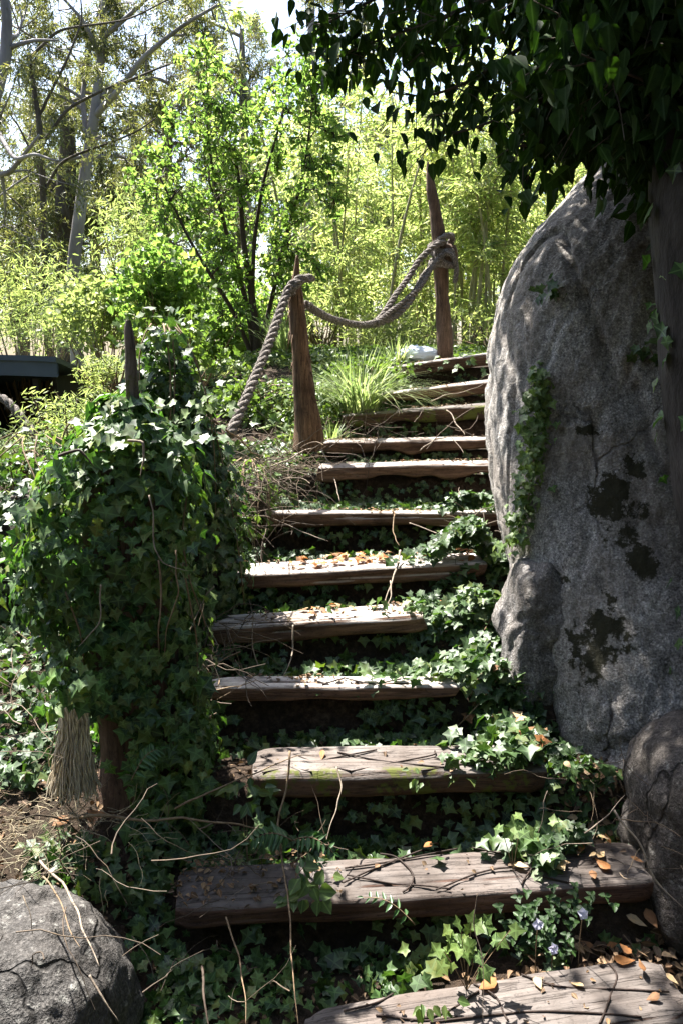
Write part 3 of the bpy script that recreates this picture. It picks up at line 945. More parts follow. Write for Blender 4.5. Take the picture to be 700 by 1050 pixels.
c = at(428, 366, 6.95)
mbx = lump(c + np.array([0, .1, .015]), .19, .13, .07, 60, 40, .28, 51, 2.2, 2.2, .1)
o = mbx.build('plastic_sack', M['bag']); tag(o, 'pale blue and white plastic bundle lying behind the top step beside the tall post', 'sack')

# ------------------------------------------------------------------ ivy
def stump_r(z):
    return np.interp(z, [.15, .35, .7, 1.0, 1.25, 1.38, 1.48], [.19, .185, .20, .225, .205, .15, .06])


SX, SY = -.685, 2.40
root = empty('ivy_covered_stump', (SX, SY, float(G(SX, SY)[0])), 'bushy column of dark green ivy smothering a stump at the left of the steps', 'ivy stump')
mb = MB()
zz = np.linspace(.1, 1.32, 30)
mb.tube(np.stack([SX + .02 * np.sin(zz * 3), SY + .03 + 0 * zz, zz], -1), np.interp(zz, [.1, .3, 1.1, 1.32], [.19, .15, .14, .11]), 16, True, .3, 12)
mb.build('stump', M['oldpost'], root)
N = 6200
z = R.uniform(.08, 1.5, N); a = R.uniform(0, 2 * np.pi, N)
rr_ = stump_r(z) * (1 + .65 * fbm(np.stack([np.cos(a) * 1.5, np.sin(a) * 1.5, z * 2.6], -1), 3, 71)) * np.clip(R.normal(.9, .14, N), .5, 1.35)
x = SX + np.cos(a) * rr_ * 1.12 + .03 * np.sin(z * 5) - .05 * np.exp(-((z - 1.0) / .2) ** 2); y = SY + np.sin(a) * rr_ * .95
keep = ~((z < .50) & (x < -.68) & (y < SY + .05))
keep &= R.random(N) < .97
x, y, z, a = x[keep], y[keep], z[keep], a[keep]
n = len(x)
nr = np.stack([np.cos(a), np.sin(a), .45 + .9 * sstep(1.2, 1.5, z)], -1) + rnd(n, .42)
tp = np.stack([np.cos(a) * .3, np.sin(a) * .3, -np.ones(n)], -1) + rnd(n, .5)
mb = MB(); leaves(mb, IVY, np.stack([x, y, z], -1), nr, tp, R.uniform(.024, .046, n) * R.choice([.6, .8, 1, 1, 1.25, 1.6], n))
mb.build('foliage', M['ivy_dark'], root)
n = 70
c_ = at(74, 700, 2.04)
P_ = c_ + rnd(n) * np.array([.055, .03, .04])
mb = MB(); leaves(mb, IVY, P_, np.array([-.1, -.8, .5]) + rnd(n, .4), np.array([0, -.2, -1.0]) + rnd(n, .5), R.uniform(.028, .05, n))
mb.build('foliage', M['ivy_dark'], root)
# young bright leaves
n = 150
z = R.uniform(.3, 1.45, n); a = R.uniform(rad(180), rad(380), n); rr_ = stump_r(z) * 1.1
mb = MB(); leaves(mb, IVY, np.stack([SX + np.cos(a) * rr_ * 1.14, SY + np.sin(a) * rr_, z], -1), np.stack([np.cos(a), np.sin(a), .5 + 0 * a], -1) + rnd(n, .4), np.stack([0 * a, 0 * a, -1 + 0 * a], -1) + rnd(n, .5), R.uniform(.025, .045, n))
mb.build('young_foliage', M['ivy_bright'], root)
mb = MB()
for q in range(4):
    a0 = R.uniform(rad(170), rad(370)); z0 = R.uniform(.7, 1.45); ln = R.uniform(.25, .6)
    pts = []
    for t in np.linspace(0, 1, 10):
        zt_ = z0 - ln * t
        r0 = float(stump_r(zt_)) * 1.0 + .02 * math.sin(t * 4 + q)
        aa = a0 + .5 * math.sin(t * 2.2 + q * 1.7) * t
        pts.append((SX + math.cos(aa) * r0 * 1.12, SY + math.sin(aa) * r0, zt_))
    mb.tube(np.array(pts), np.linspace(.003, .0018, 10), 5)
mb.build('stem', M['stem'], root)


def mound(name, cx, cy, rx, ry, top, label, N, mat, size=(.03, .06), seed=0, stems=0, core=True, smat='stem', cat='ivy'):
    g = float(G(cx, cy)[0])
    root = empty(name, (cx, cy, g), label, cat)
    h = top - g
    u = R.uniform(0, 2 * np.pi, N); w = np.arccos(R.uniform(-.05, 1, N))
    dirs = np.stack([np.cos(u) * np.sin(w), np.sin(u) * np.sin(w), np.cos(w)], -1)
    k = 1 + .25 * fbm(dirs * 2 + seed, 3, seed)
    p = dirs * np.array([rx, ry, h]) * (k * R.uniform(.75, 1.08, N))[:, None] + np.array([cx, cy, g])
    nr = dirs * np.array([1 / rx, 1 / ry, 1 / h]) * min(rx, h) + rnd(N, .4) + np.array([0, 0, .3])
    tp = np.stack([dirs[:, 0] * .4, dirs[:, 1] * .4, -np.ones(N)], -1) + rnd(N, .5)
    mb = MB(); leaves(mb, IVY, p, nr, tp, R.uniform(*size, N))
    mb.build('foliage', mat, root)
    if core:
        cb = lump((cx, cy, g), rx * .72, ry * .72, h * .74, 40, 26, .2, seed)
        cb.build('soil_core', M['soil'], root)
    if stems:
        mb = MB()
        for q in range(stems):
            a0 = R.uniform(rad(150), rad(390)); L = R.uniform(.4, 1.1)
            pts = []
            for t in np.linspace(0, 1, 9):
                w_ = .2 + t * L * 1.5
                pts.append(np.array([cx + math.cos(a0 + .2 * math.sin(t * 4 + q)) * math.sin(w_) * rx * 1.1, cy + math.sin(a0) * math.sin(w_) * ry * 1.1, g + math.cos(w_) * h * 1.1]))
            mb.tube(np.array(pts), np.linspace(.004, .002, 9), 5)
        mb.build('stem', M[smat], root)
    return root


M['soil'] = simple('bank soil', [(.015, .011, .008), (.04, .028, .02)], 30)
mound('ivy_mound', -.74, 3.3, .30, .30, 1.64, 'round ivy covered mound behind the stake, bright leaves on top and dead brown stems', 6500, M['ivy'], (.026, .052), 3, 5, True, 'stem')
mound('ivy_mound', -.50, 4.2, .17, .36, 1.02, 'low ivy hump with bright leaves below the end of the hanging rope', 380, M['ivy_bright'], (.03, .05), 5, 8)
mound('ivy_mound', -1.55, 3.9, .5, .5, 1.15, 'leafy ivy hump at the left edge in front of the shed', 1500, M['ivy'], (.03, .06), 8, 8)


def cover(N, fn_xy, size, mat, name, label=None, kind='stuff', lift=(.0, .05), up=.8, front=.5, avoid=True, T=IVY, spread=.45, cat=None, group=None, surf=None):
    x, y = fn_xy(N)
    if avoid:
        ok = ~in_step(x, y, .004); x, y = x[ok], y[ok]
    n = len(x)
    z = (surf or G)(x, y) + R.uniform(*lift, n)
    e_ = .02
    gx = (G(x + e_, y) - G(x - e_, y)) / (2 * e_); gyv = (G(x, y + e_) - G(x, y - e_)) / (2 * e_)
    nr = np.stack([-gx * .7, -gyv * .7 - front * .4, np.full(n, up)], -1) + rnd(n, spread)
    tp = np.stack([R.normal(0, 1, n), -np.abs(R.normal(.6, .6, n)), R.normal(-.4, .4, n)], -1)
    mb = MB(); leaves(mb, T, np.stack([x, y, z], -1), nr, tp, R.uniform(*size, n))
    o = mb.build(name, mat)
    return tag(o, label, cat, group, kind)


def clumpy(x, y, f, thr, seed):
    return fbm(np.stack([x * f, y * f, 0 * x], -1), 3, seed) > thr


def stairs_xy(N):
    y = 1.45 + 5.6 * R.random(N) ** 1.15
    xl_ = np.interp(y, [1.5, 2.2, 3.4, 4.6, 5.6, 6.7], [-.55, -.42, -.6, -.3, -.05, .25])
    xr_ = np.interp(y, [1.5, 2.3, 3.0, 4, 5.5, 6.7], [.8, .75, .68, .85, 1.2, 1.5])
    x = xl_ + (xr_ - xl_) * R.random(N)
    k = clumpy(x, y, 3.2, -.4, 41) & ((y > 2.5) | clumpy(x, y, 4.5, -.02, 44) | ((x > .3) & (y > 1.95)))
    # litter instead of ivy behind the bottom-right corner
    k &= ~((x > .62) & (y < 2.05))
    return x[k], y[k]


cover(12500, stairs_xy, (.024, .052), M['ivy'], 'ivy_ground_cover', 'dark ivy carpet filling the gaps under and between the steps', 'stuff', (-.005, .045), .55, 1.2)


def left_xy(N):
    y = 1.75 + 3.6 * R.random(N) ** 1.2
    x = np.interp(y, [1.7, 3, 5.4], [-.38, -.52, -.2]) - np.abs(R.normal(0, .75, N))
    k = clumpy(x, y, 2.6, -.25, 43) & ((y > 1.95) | (x > -.6)) & ((y > 2.1) | clumpy(x, y, 5, -.05, 45)) & ((y > 2.7) | (x > -.72) | clumpy(x, y, 4, -.3, 46))
    return x[k], y[k]


cover(9500, left_xy, (.022, .050), M['ivy'], 'ivy_bank_cover', 'patchy ivy carpet on the bank left of the steps', 'stuff', (.0, .09), .8, .8)


P_, Nr_, Tp_, Sz_ = [], [], [], []
for k in range(12):
    s_ = SD[k]; zlo = (step_z[k - 1] if k else step_z[0] - .14) - .07
    n = int(200 * (1.0 if k > 2 else .75))
    u = R.random(n) * s_['L']
    base_ = s_['a'][None] + s_['X'][None] * u[:, None]
    gap = R.random(n)
    z_ = zlo + (step_z[k] - s_['th'] * .9 - zlo) * gap
    y_ = base_[:, 1] + .045 - .10 * (1 - gap) * R.random(n) - .02 * R.random(n)
    kk = fbm(np.stack([u * 4.5, 0 * u + k * 5.1, gap * 2], -1), 2, 88) > -.12
    P_.append(np.stack([base_[:, 0], y_, z_], -1)[kk]); m_ = int(kk.sum())
    Nr_.append(np.array([0, -1.0, .45]) + rnd(m_, .4)); Tp_.append(np.stack([R.normal(0, .6, m_), R.normal(-.2, .3, m_), R.normal(-.8, .4, m_)], -1)); Sz_.append(R.uniform(.024, .048, m_))
mb = MB(); leaves(mb, IVY, np.concatenate(P_), np.concatenate(Nr_), np.concatenate(Tp_), np.concatenate(Sz_))
tag(mb.build('ivy_ground_cover', M['ivy']), 'shaded ivy hanging on the soil faces under the steps', None, None, 'stuff')


def weed_xy(N):
    y = R.uniform(4.6, 9.0, N); x = np.interp(y, [4.6, 5.6, 7, 9], [-.3, -.02, .35, 2.0]) - np.abs(R.normal(0, 1.3, N))
    k = clumpy(x, y, 1.8, -.3, 52)
    return x[k], y[k]


cover(9000, weed_xy, (.03, .06), M['ivy_bright'], 'weed_cover', 'bright low weeds on the ground left of the upper steps', 'stuff', (.0, .12), .9, .4, True, ROUND)
cover(9000, weed_xy, (.06, .16), M['grass'], 'weed_cover', 'pale thin grass among the weeds left of the upper steps', 'stuff', (.0, .05), .3, 1.2, True, LANCE_UP)


def topw_xy(N):
    y = R.uniform(7.0, 9.5, N); x = R.uniform(-.2, 2.6, N)
    return x, y


cover(5000, topw_xy, (.03, .06), M['ivy_bright'], 'weed_cover', 'bright low weeds beyond the top step', 'stuff', (.0, .06), .9, .4, True, ROUND)
def foot_xy(N):
    y = R.uniform(1.95, 2.5, N); x = R.normal(.78, .09, N)
    k = clumpy(x, y, 6, -.1, 57)
    return x[k], y[k]


cover(750, foot_xy, (.022, .042), M['ivy'], 'ivy_ground_cover', 'thin ivy creeping over the soil at the boulder foot', 'stuff', (.0, .05), .8, .5)
cover(500, foot_xy, (.02, .045), M['litter'], 'leaf_litter', 'dry litter on the soil at the boulder foot', 'stuff', (.002, .03), 1.0, .3, True, SMALL, .6)
# the sunlit ivy spilling along the foot of the boulder
def spill_surf(x, y):
    b = np.interp(y, [2.0, 2.3, 2.7, 3.2, 3.6, 4.0], [.02, .05, .08, .12, .15, .07])
    xm = np.interp(y, [2.0, 2.3, 2.7, 3.2, 3.6, 4.0], [.68, .63, .56, .58, .62, .68])
    return np.maximum(top_z(x, y), G(x, y)) + b * np.exp(-((x - xm) / .17) ** 2)


xy = []
N = 6000
y = 1.98 + 2.1 * R.random(N)
xm = np.interp(y, [2.0, 2.3, 2.7, 3.2, 3.6, 4.0], [.68, .63, .56, .58, .62, .68])
wd = np.interp(y, [2.0, 2.3, 2.7, 3.2, 3.6, 4.0], [.09, .14, .19, .17, .12, .06])
x = xm + R.normal(0, 1, N) * wd
k = clumpy(x, y, 5, -.25, 47); x, y = x[k], y[k]
z = spill_surf(x, y) + R.uniform(-.03, .05, len(x))
n = len(x)
root = empty('ivy_plant', (.58, 2.9, float(G(.58, 2.9)[0])), 'sunlit trailing ivy spilling over the right ends of the middle steps below the boulder', 'ivy')
mb = MB(); leaves(mb, IVY, np.stack([x, y, z], -1), np.stack([-.25 + 0 * x, -.35 + 0 * x, .8 + 0 * x], -1) + rnd(n, .42), np.stack([R.normal(-.3, .7, n), R.normal(-.7, .5, n), R.normal(-.5, .3, n)], -1), R.uniform(.028, .055, n))
mb.build('foliage', M['ivy'], root)
for q in range(7):
    y0 = R.uniform(2.2, 3.9); x0 = float(np.interp(y0, [2.0, 2.7, 4.0], [.7, .6, .68])) + R.normal(0, .05)
    ln = R.uniform(.12, .25); pts = []
    for t in np.linspace(0, 1, 10):
        xx = x0 - .25 * t + .04 * math.sin(5 * t + q); yy = y0 - ln * t
        pts.append((xx, yy, float(spill_surf(np.array([xx]), np.array([yy]))[0]) + .015))
    pts = np.array(pts)
    for _ in range(12): pts[1:-1] = pts[1:-1] * .5 + .25 * (pts[:-2] + pts[2:])
    mb = MB(); mb.tube(pts, np.linspace(.0025, .0015, 10), 5); mb.build('stem', M['stem'], root)

# soil bank under the spill so it has something to lie on
BVH = None
import mathutils
from mathutils.bvhtree import BVHTree
dg = bpy.context.evaluated_depsgraph_get()
bigV = [v.co.copy() for v in big.data.vertices]
bigF = [tuple(p.vertices) for p in big.data.polygons]
BVH = BVHTree.FromPolygons(bigV, bigF)


def on_rock(px, py):
    d = Vector(ray(px, py)).normalized()
    h = BVH.ray_cast(Vector((0, 0, EZ)), d)
    return h[0], h[1]


# ivy climbing the boulder
path = [(530, 560), (538, 530), (545, 500), (548, 470), (551, 445), (553, 420), (556, 400), (551, 385)]
root = None
mb, ms = MB(), MB()
pts = []
for q in np.linspace(0, len(path) - 1, 40):
    i = int(q); f = q - i; j = min(i + 1, len(path) - 1)
    h, nn = on_rock(path[i][0] * (1 - f) + path[j][0] * f, path[i][1] * (1 - f) + path[j][1] * f)
    if h is None: continue
    if nn.y > 0: nn = -nn
    pts.append(np.array(h + nn * .01))
    for _ in range(9):
        w_ = .012 + .022 * (1 - abs(q / 39 * 2 - 1)) 
        p = np.array(h + nn * R.uniform(.01, .04)) + rnd(1, 1)[0] * np.array([.028, .02, .03])
        leaves(mb, IVY, [p], [np.array(nn) * .8 + rnd(1, .4)[0] + np.array([-.2, 0, .4])], [np.array([R.normal(0, .5), -.2, -1])], [R.uniform(.022, .045)])
if pts:
    root = empty('climbing_ivy', pts[0], 'bright green ivy strand climbing up the left edge of the huge boulder', 'ivy')
    ms.tube(np.array(pts), .004, 5)
    ms.build('stem', M['stem'], root)
    mb.build('foliage', M['ivy_bright'], root)
for (px, py, lab) in ((570, 300, 'small ivy sprig clinging alone to the upper face of the huge boulder'), (665, 365, 'lone ivy sprig in the shade at the right of the huge boulder')):
    h, nn = on_rock(px, py)
    if h is None: continue
    if nn.y > 0: nn = -nn
    mb = MB()
    for _ in range(14):
        p = np.array(h + nn * R.uniform(.01, .03)) + rnd(1, 1)[0] * np.array([.03, .015, .03])
        leaves(mb, IVY, [p], [np.array(nn) + rnd(1, .4)[0]], [np.array([R.normal(0, .6), -.2, -1])], [R.uniform(.03, .05)])
    r_ = empty('climbing_ivy', h, lab, 'ivy'); mb.build('foliage', M['ivy'], r_)
    ms = MB(); ms.tube(np.array([np.array(h + nn * .012) + np.array([-.05 + .02 * q, 0, .03 * math.sin(q)]) for q in range(6)]), .002, 4); ms.build('stem', M['stem'], r_)

# ------------------------------------------------------------------ litter, twigs
def lit_xy(N):
    y = 1.2 + 5.6 * R.random(N) ** 1.6
    x = R.uniform(-1.7, 1.1, N)
    return x, y


cover(6500, lit_xy, (.010, .028), M['litter'], 'leaf_litter', 'brown leaf litter scattered over the soil', 'stuff', (.002, .02), 1.0, .2, True, SMALL, .45)


def lit2(N):
    y = 1.1 + 1.2 * R.random(N)
    x = R.normal(.78, .14, N)
    return x, y


def nearl_xy(N):
    y = R.uniform(1.2, 1.95, N); x = R.uniform(-.62, .1, N)
    k = clumpy(x, y, 4.5, .0, 58)
    return x[k], y[k]


cover(900, nearl_xy, (.022, .045), M['ivy_dark'], 'ivy_ground_cover', 'dark creeper between the speckled boulder and the lowest steps', 'stuff', (.0, .06), .8, .6)


def lit3(N):
    return R.uniform(-1.7, -.55, N), R.uniform(1.75, 2.9, N)


cover(500, lit3, (.012, .03), M['litter'], 'leaf_litter', 'pale dry litter on the ground left of the ivy stump', 'stuff', (.004, .03), 1.0, .2, True, SMALL, .6)
cover(1300, lit2, (.02, .05), M['litter'], 'leaf_litter', 'dry curled leaves heaped at the right ends of the lowest steps', 'stuff', (.004, .04), 1.0, .2, True, SMALL, .6)

n = 300
x_ = R.uniform(-.48, .0, n); y_ = R.uniform(1.87, 2.08, n)
kk = R.random(n) < .15 + .85 * sstep(.0, -.35, x_); x_, y_ = x_[kk], y_[kk]; n = len(x_)
mb = MB(); leaves(mb, SMALL, np.stack([x_, y_, top_z(x_, y_) + R.uniform(.004, .025, n)], -1), np.array([0, 0, 1.0]) + rnd(n, .5), rnd(n), R.uniform(.008, .026, n))
tag(mb.build('leaf_litter', M['litter']), 'brown litter heaped over the left end of the second step', None, None, 'stuff')
# thin stuff on the treads (specks)
N = 2600
k_ = R.integers(0, 12, N)
P, Nn = [], []
for q in range(N):
    s = SD[k_[q]]
    u = R.random() * s['L']; v = R.random() ** .6 * s['dp'] * .96
    if (k_[q] in (0, 1, 2)) and R.random() < .8: continue
    if fbm(np.array([[u * 5, v * 9, k_[q] * 3.3]]), 2, 61)[0] < .02: continue
    P.append(s['a'] + s['X'] * u + s['Yv'] * v + s['Z'] * R.uniform(.004, .010)); Nn.append(s['Z'])
P = np.array(P); Nn = np.array(Nn)
mb = MB(); leaves(mb, SMALL, P, Nn + rnd(len(P), .25), rnd(len(P)), R.uniform(.006, .026, len(P)))
tag(mb.build('leaf_litter', M['litter']), 'crumbs of leaf litter lying on the sleeper tops', None, None, 'stuff')


def tangle(name, N, fxy, ln, label, mat=M['twig'], lift=(.0, .12), r=(.0012, .0035), surf=None, arch=.5, down=0):
    mb = MB()
    for q in range(N):
        x0, y0, z0 = fxy()
        L = R.uniform(*ln); a = R.uniform(0, 6.28); el = R.normal(.15, .35)
        d = np.array([math.cos(a) * math.cos(el), math.sin(a) * math.cos(el) * .7, math.sin(el) - down])
        bend = rnd(1, .4)[0]
        pts = [np.array([x0, y0, z0])]
        nseg = 7
        for t in range(nseg):
            d = norm(d + bend * .2 + np.array([0, 0, -arch * .14]) + rnd(1, .2)[0])
            pts.append(pts[-1] + d * L / nseg)
        pts = np.array(pts)
        g = top_z(pts[:, 0], pts[:, 1]) + .006
        pts[:, 2] = np.maximum(pts[:, 2], g)
        rr = R.uniform(*r)
        mb.tube(pts, np.linspace(rr, rr * .5, len(pts)), 4, False)
    o = mb.build(name, mat)
    return tag(o, label, None, None, 'stuff')


def near(px, py, Y, sx, sz, sy=.15):
    c = at(px, py, Y)
    return lambda: (c[0] + R.normal(0, sx), c[1] + R.normal(0, sy), c[2] + R.normal(0, sz))


tangle('dead_vine_tangle', 130, near(300, 480, 4.75, .16, .06, .15), (.2, .55), 'grey tangle of dead vines round the foot of the leaning post')
tangle('dead_vine_tangle', 210, near(250, 495, 3.9, .12, .12, .25), (.12, .45), 'brown dead vines hanging over the bank between the mound and the steps', down=.3, r=(.001, .0028))
tangle('dead_vine_tangle', 90, near(205, 680, 2.75, .10, .05, .15), (.12, .4), 'dry twigs at the left ends of the middle steps')
tangle('dead_vine_tangle', 110, near(35, 720, 2.7, .22, .14, .3), (.2, .6), 'dry twigs and dead bracken at the left of the ivy stump')
tangle('dry_straw', 260, near(35, 850, 1.98, .16, .02, .12), (.04, .16), 'pale dry straw strewn on the ground left of the frayed rope', M['straw'], r=(.0006, .0014))
tangle('dead_vine_tangle', 14, near(205, 960, 1.72, .12, .05, .12), (.10, .32), 'dry stems piled between the speckled boulder and the second step', r=(.0009, .0022))
tangle('dead_vine_tangle', 14, near(80, 905, 1.42, .09, .05, .08), (.08, .3), 'fine dry stems lying over the top of the speckled boulder', r=(.0008, .002))
tangle('dead_vine_tangle', 26, near(645, 840, 2.0, .10, .04, .15), (.08, .28), 'dry stems at the right end of the second step', r=(.0008, .002))
tangle('dead_vine_tangle', 34, near(270, 880, 1.95, .12, .02, .08), (.06, .2), 'dry twigs over the left half of the second step', r=(.0008, .002))
tangle('dead_vine_tangle', 40, near(395, 440, 5.2, .25, .06, .3), (.15, .5), 'dead stems draped across the upper steps')
tangle('dead_vine_tangle', 30, near(490, 545, 3.75, .06, .06, .1), (.1, .3), 'dead stems at the boulder end of the seventh step')

# individual stems seen in the photo: (points px,py,Y), radius, material, label
STEMS = [
    ([(297, 770, 2.12), (291, 810, 2.08), (286, 850, 2.0), (292, 890, 1.9), (296, 950, 1.72), (300, 1020, 1.55), (303, 1060, 1.5)], .0042, 'stem', 'long upright brown stem crossing the second step, green leaf sprig halfway'),
    ([(301, 640, 2.93), (301, 662, 2.9), (299, 680, 2.8), (292, 696, 2.72)], .0045, 'palestem', 'pale stem hanging over the face of the fifth step'),
    ([(180, 830, 2.0), (220, 812, 2.05), (258, 797, 2.15), (290, 778, 2.2), (322, 772, 2.3)], .0035, 'stem', 'thin stem running from the ground up over the left end of the mossy step'),
    ([(345, 786, 2.2), (350, 805, 2.16), (346, 830, 2.1), (330, 866, 2.0)], .0035, 'palestem', 'curved dry stem arching down in front of the mossy third step'),
    ([(60, 840, 1.95), (110, 838, 2.0), (180, 841, 2.0), (250, 848, 2.02), (290, 850, 2.02)], .005, 'stem', 'long brown stick lying on the ground below the ivy stump'),
    ([(630, 830, 1.98), (655, 870, 1.9), (676, 905, 1.85), (705, 935, 1.8)], .004, 'palestem', 'long thin stem leaning past the right end of the second step'),
    ([(600, 855, 2.02), (625, 836, 2.05), (640, 818, 2.1)], .003, 'palestem', 'short pale stem lying between the dark rock and the second step'),
    ([(230, 940, 1.8), (244, 985, 1.66), (252, 1050, 1.5)], .0032, 'stem', 'dry upright stem below the left part of the second step'),
    ([(205, 990, 1.65), (210, 1030, 1.55), (214, 1065, 1.5)], .0042, 'darkstem', 'dark upright stick near the bottom edge beside the speckled boulder'),
    ([(400, 595, 3.3), (402, 610, 3.2), (396, 625, 3.12)], .004, 'palestem', 'short stick leaning on the front of the sixth step'),
    ([(410, 565, 3.55), (404, 590, 3.35), (393, 622, 3.15)], .0065, 'palestem', 'flat dry strip slanting between the fifth and sixth steps'),
    ([(330, 460, 4.85), (340, 480, 4.75), (349, 515, 4.3)], .006, 'palestem', 'pale dead stem falling across the eighth step from the post foot'),
    ([(276, 478, 4.5), (300, 470, 4.6), (325, 456, 4.9), (345, 448, 5.1), (372, 437, 5.4)], .006, 'palestem', 'long grey dead vine looping over the left ends of the eighth and ninth steps'),
    ([(235, 528, 3.8), (275, 530, 3.9), (300, 540, 3.9), (335, 555, 3.7)], .0045, 'palestem', 'thin pale stem trailing across the gap under the seventh step'),
    ([(405, 527, 4.0), (402, 545, 3.9), (410, 560, 3.75)], .004, 'stem', 'dark looped stem hanging from the middle of the seventh step'),
    ([(420, 536, 3.95), (445, 545, 3.85), (468, 562, 3.6)], .004, 'palestem', 'arched pale stem under the right half of the seventh step'),
    ([(458, 420, 5.5), (470, 438, 5.3), (476, 447, 5.15)], .006, 'palestem', 'pale stem dropping from the tenth step to the ninth'),
    ([(430, 462, 5.0), (445, 450, 5.1), (462, 447, 5.15), (475, 466, 4.95)], .006, 'palestem', 'hooked dead stem lying on the right half of the ninth step'),
    ([(440, 412, 5.7), (455, 405, 5.8), (475, 402, 5.9), (498, 392, 6.0)], .006, 'palestem', 'pale curved vine lying along the face of the eleventh step'),
    ([(152, 505, 2.13), (160, 560, 2.10), (168, 578, 2.1), (195, 585, 2.1)], .003, 'palestem', 'thin pale looped stem hanging on the upper right of the ivy stump'),
    ([(105, 600, 2.08), (98, 640, 2.06), (80, 662, 2.06)], .003, 'palestem', 'short curved bare stem on the left face of the ivy stump'),
    ([(164, 575, 2.1), (166, 630, 2.08), (163, 668, 2.08)], .004, 'stem', 'brown stem hanging straight down the middle of the ivy stump'),
    ([(182, 565, 2.12), (184, 610, 2.1), (172, 650, 2.1), (166, 672, 2.1)], .003, 'stem', 'thin yellowish stem beside the brown one on the ivy stump'),
    ([(40, 883, 1.62), (62, 905, 1.53), (80, 935, 1.42), (92, 965, 1.33), (102, 992, 1.28)], .0036, 'palestem', 'long dry stem lying diagonally over the face of the speckled boulder'),
    ([(44, 900, 1.53), (62, 920, 1.45), (74, 950, 1.36), (84, 972, 1.31)], .0024, 'stem', 'thinner dry stem beside the long one on the speckled boulder'),
    ([(92, 1000, 1.26), (102, 1022, 1.24), (118, 1052, 1.22)], .003, 'palestem', 'forked dry stem at the bottom of the speckled boulder'),
    ([(490, 920, 1.62), (486, 950, 1.6), (492, 985, 1.55), (498, 1052, 1.45)], .0018, 'darkstem', 'thin dark upright weed stalk in front of the bottom step'),
    ([(130, 450, 2.12), (146, 452, 2.11), (150, 470, 2.1), (145, 488, 2.1)], .005, 'palestem', 'knotted grey stem curling at the base of the stake'),
    ([(60, 470, 2.1), (85, 462, 2.1), (100, 480, 2.1)], .006, 'darkstem', 'dark broken stem at the top left of the ivy stump'),
    ([(220, 432, 3.3), (250, 455, 3.6), (275, 478, 4.2)], .006, 'stem', 'brown stem slanting from the mound down toward the post foot'),
]
for pts, r_, mk, lab in STEMS:
    P = px_path(pts, 24, 2); r_ *= .8
    P = P + .014 * np.stack([fbm(P * 9, 2, 3), fbm(P * 9 + 5, 2, 4), fbm(P * 9 + 9, 2, 5)], -1)
    mb = MB(); mb.tube(P, r_ * (1 - .75 * np.linspace(0, 1, 24) ** 2), 6, True, .3, 2)
    o = mb.build('vine_stem', M[mk], None, True, P[0])
    tag(o, lab, 'stem', 'loose vine stems')

# ------------------------------------------------------------------ fallen leaves (individuals, shared meshes)
def leafobj(mat, shape):
    mb = MB()
    tv, tf = shape
    v = tv.copy(); v[:, 2] += .35 * (v[:, 1] - .5) ** 2 + .5 * v[:, 0] ** 2 * (1 if R.random() < .5 else -1)
    v[:, 2] -= v[:, 2].min()
    mb.add(v, tf)
    o = mb.build('fallen_leaf', mat, None, False)
    return o


MAPLE = T_ivy()
protos = {k: [leafobj(M[k], sh) for sh in (T_ovate(.3, .05), T_ovate(.22, .2), MAPLE)] for k in ('orange', 'tan', 'brownleaf')}
used = set()


def leaf_at(p, n, kind, size, label, group, shape=None):
    i = int(R.integers(0, 3)) if shape is None else shape
    pr = protos[kind][i]
    if pr.name in used:
        o = pr.copy(); COL.objects.link(o)
    else:
        o = pr; used.add(pr.name)
    n = norm(n + rnd(1, .18)[0]); t = rnd(1)[0]; t[2] *= .2
    t = norm(t - n * np.dot(t, n)); x = np.cross(t, n)
    o.matrix_world = Matrix(((x[0] * size, t[0] * size, n[0] * size, p[0]), (x[1] * size, t[1] * size, n[1] * size, p[1]), (x[2] * size, t[2] * size, n[2] * size, p[2]), (0, 0, 0, 1)))
    tag(o, label, 'leaf', group)
    return o


def on_step(k, px, py, lift=.008):
    s = SD[k]
    return on_plane(px, py, s['a'] + s['Z'] * lift, s['Z']), s['Z']


def on_ground(px, py):
    d = ray(px, py); d = d / d[1]
    ys = np.linspace(1.0, 8, 1400)
    P = np.array([0, 0, EZ]) + d * ys[:, None]
    g = top_z(P[:, 0], P[:, 1])
    i = np.argmax(P[:, 2] < g)
    return P[i] + np.array([0, 0, .012])


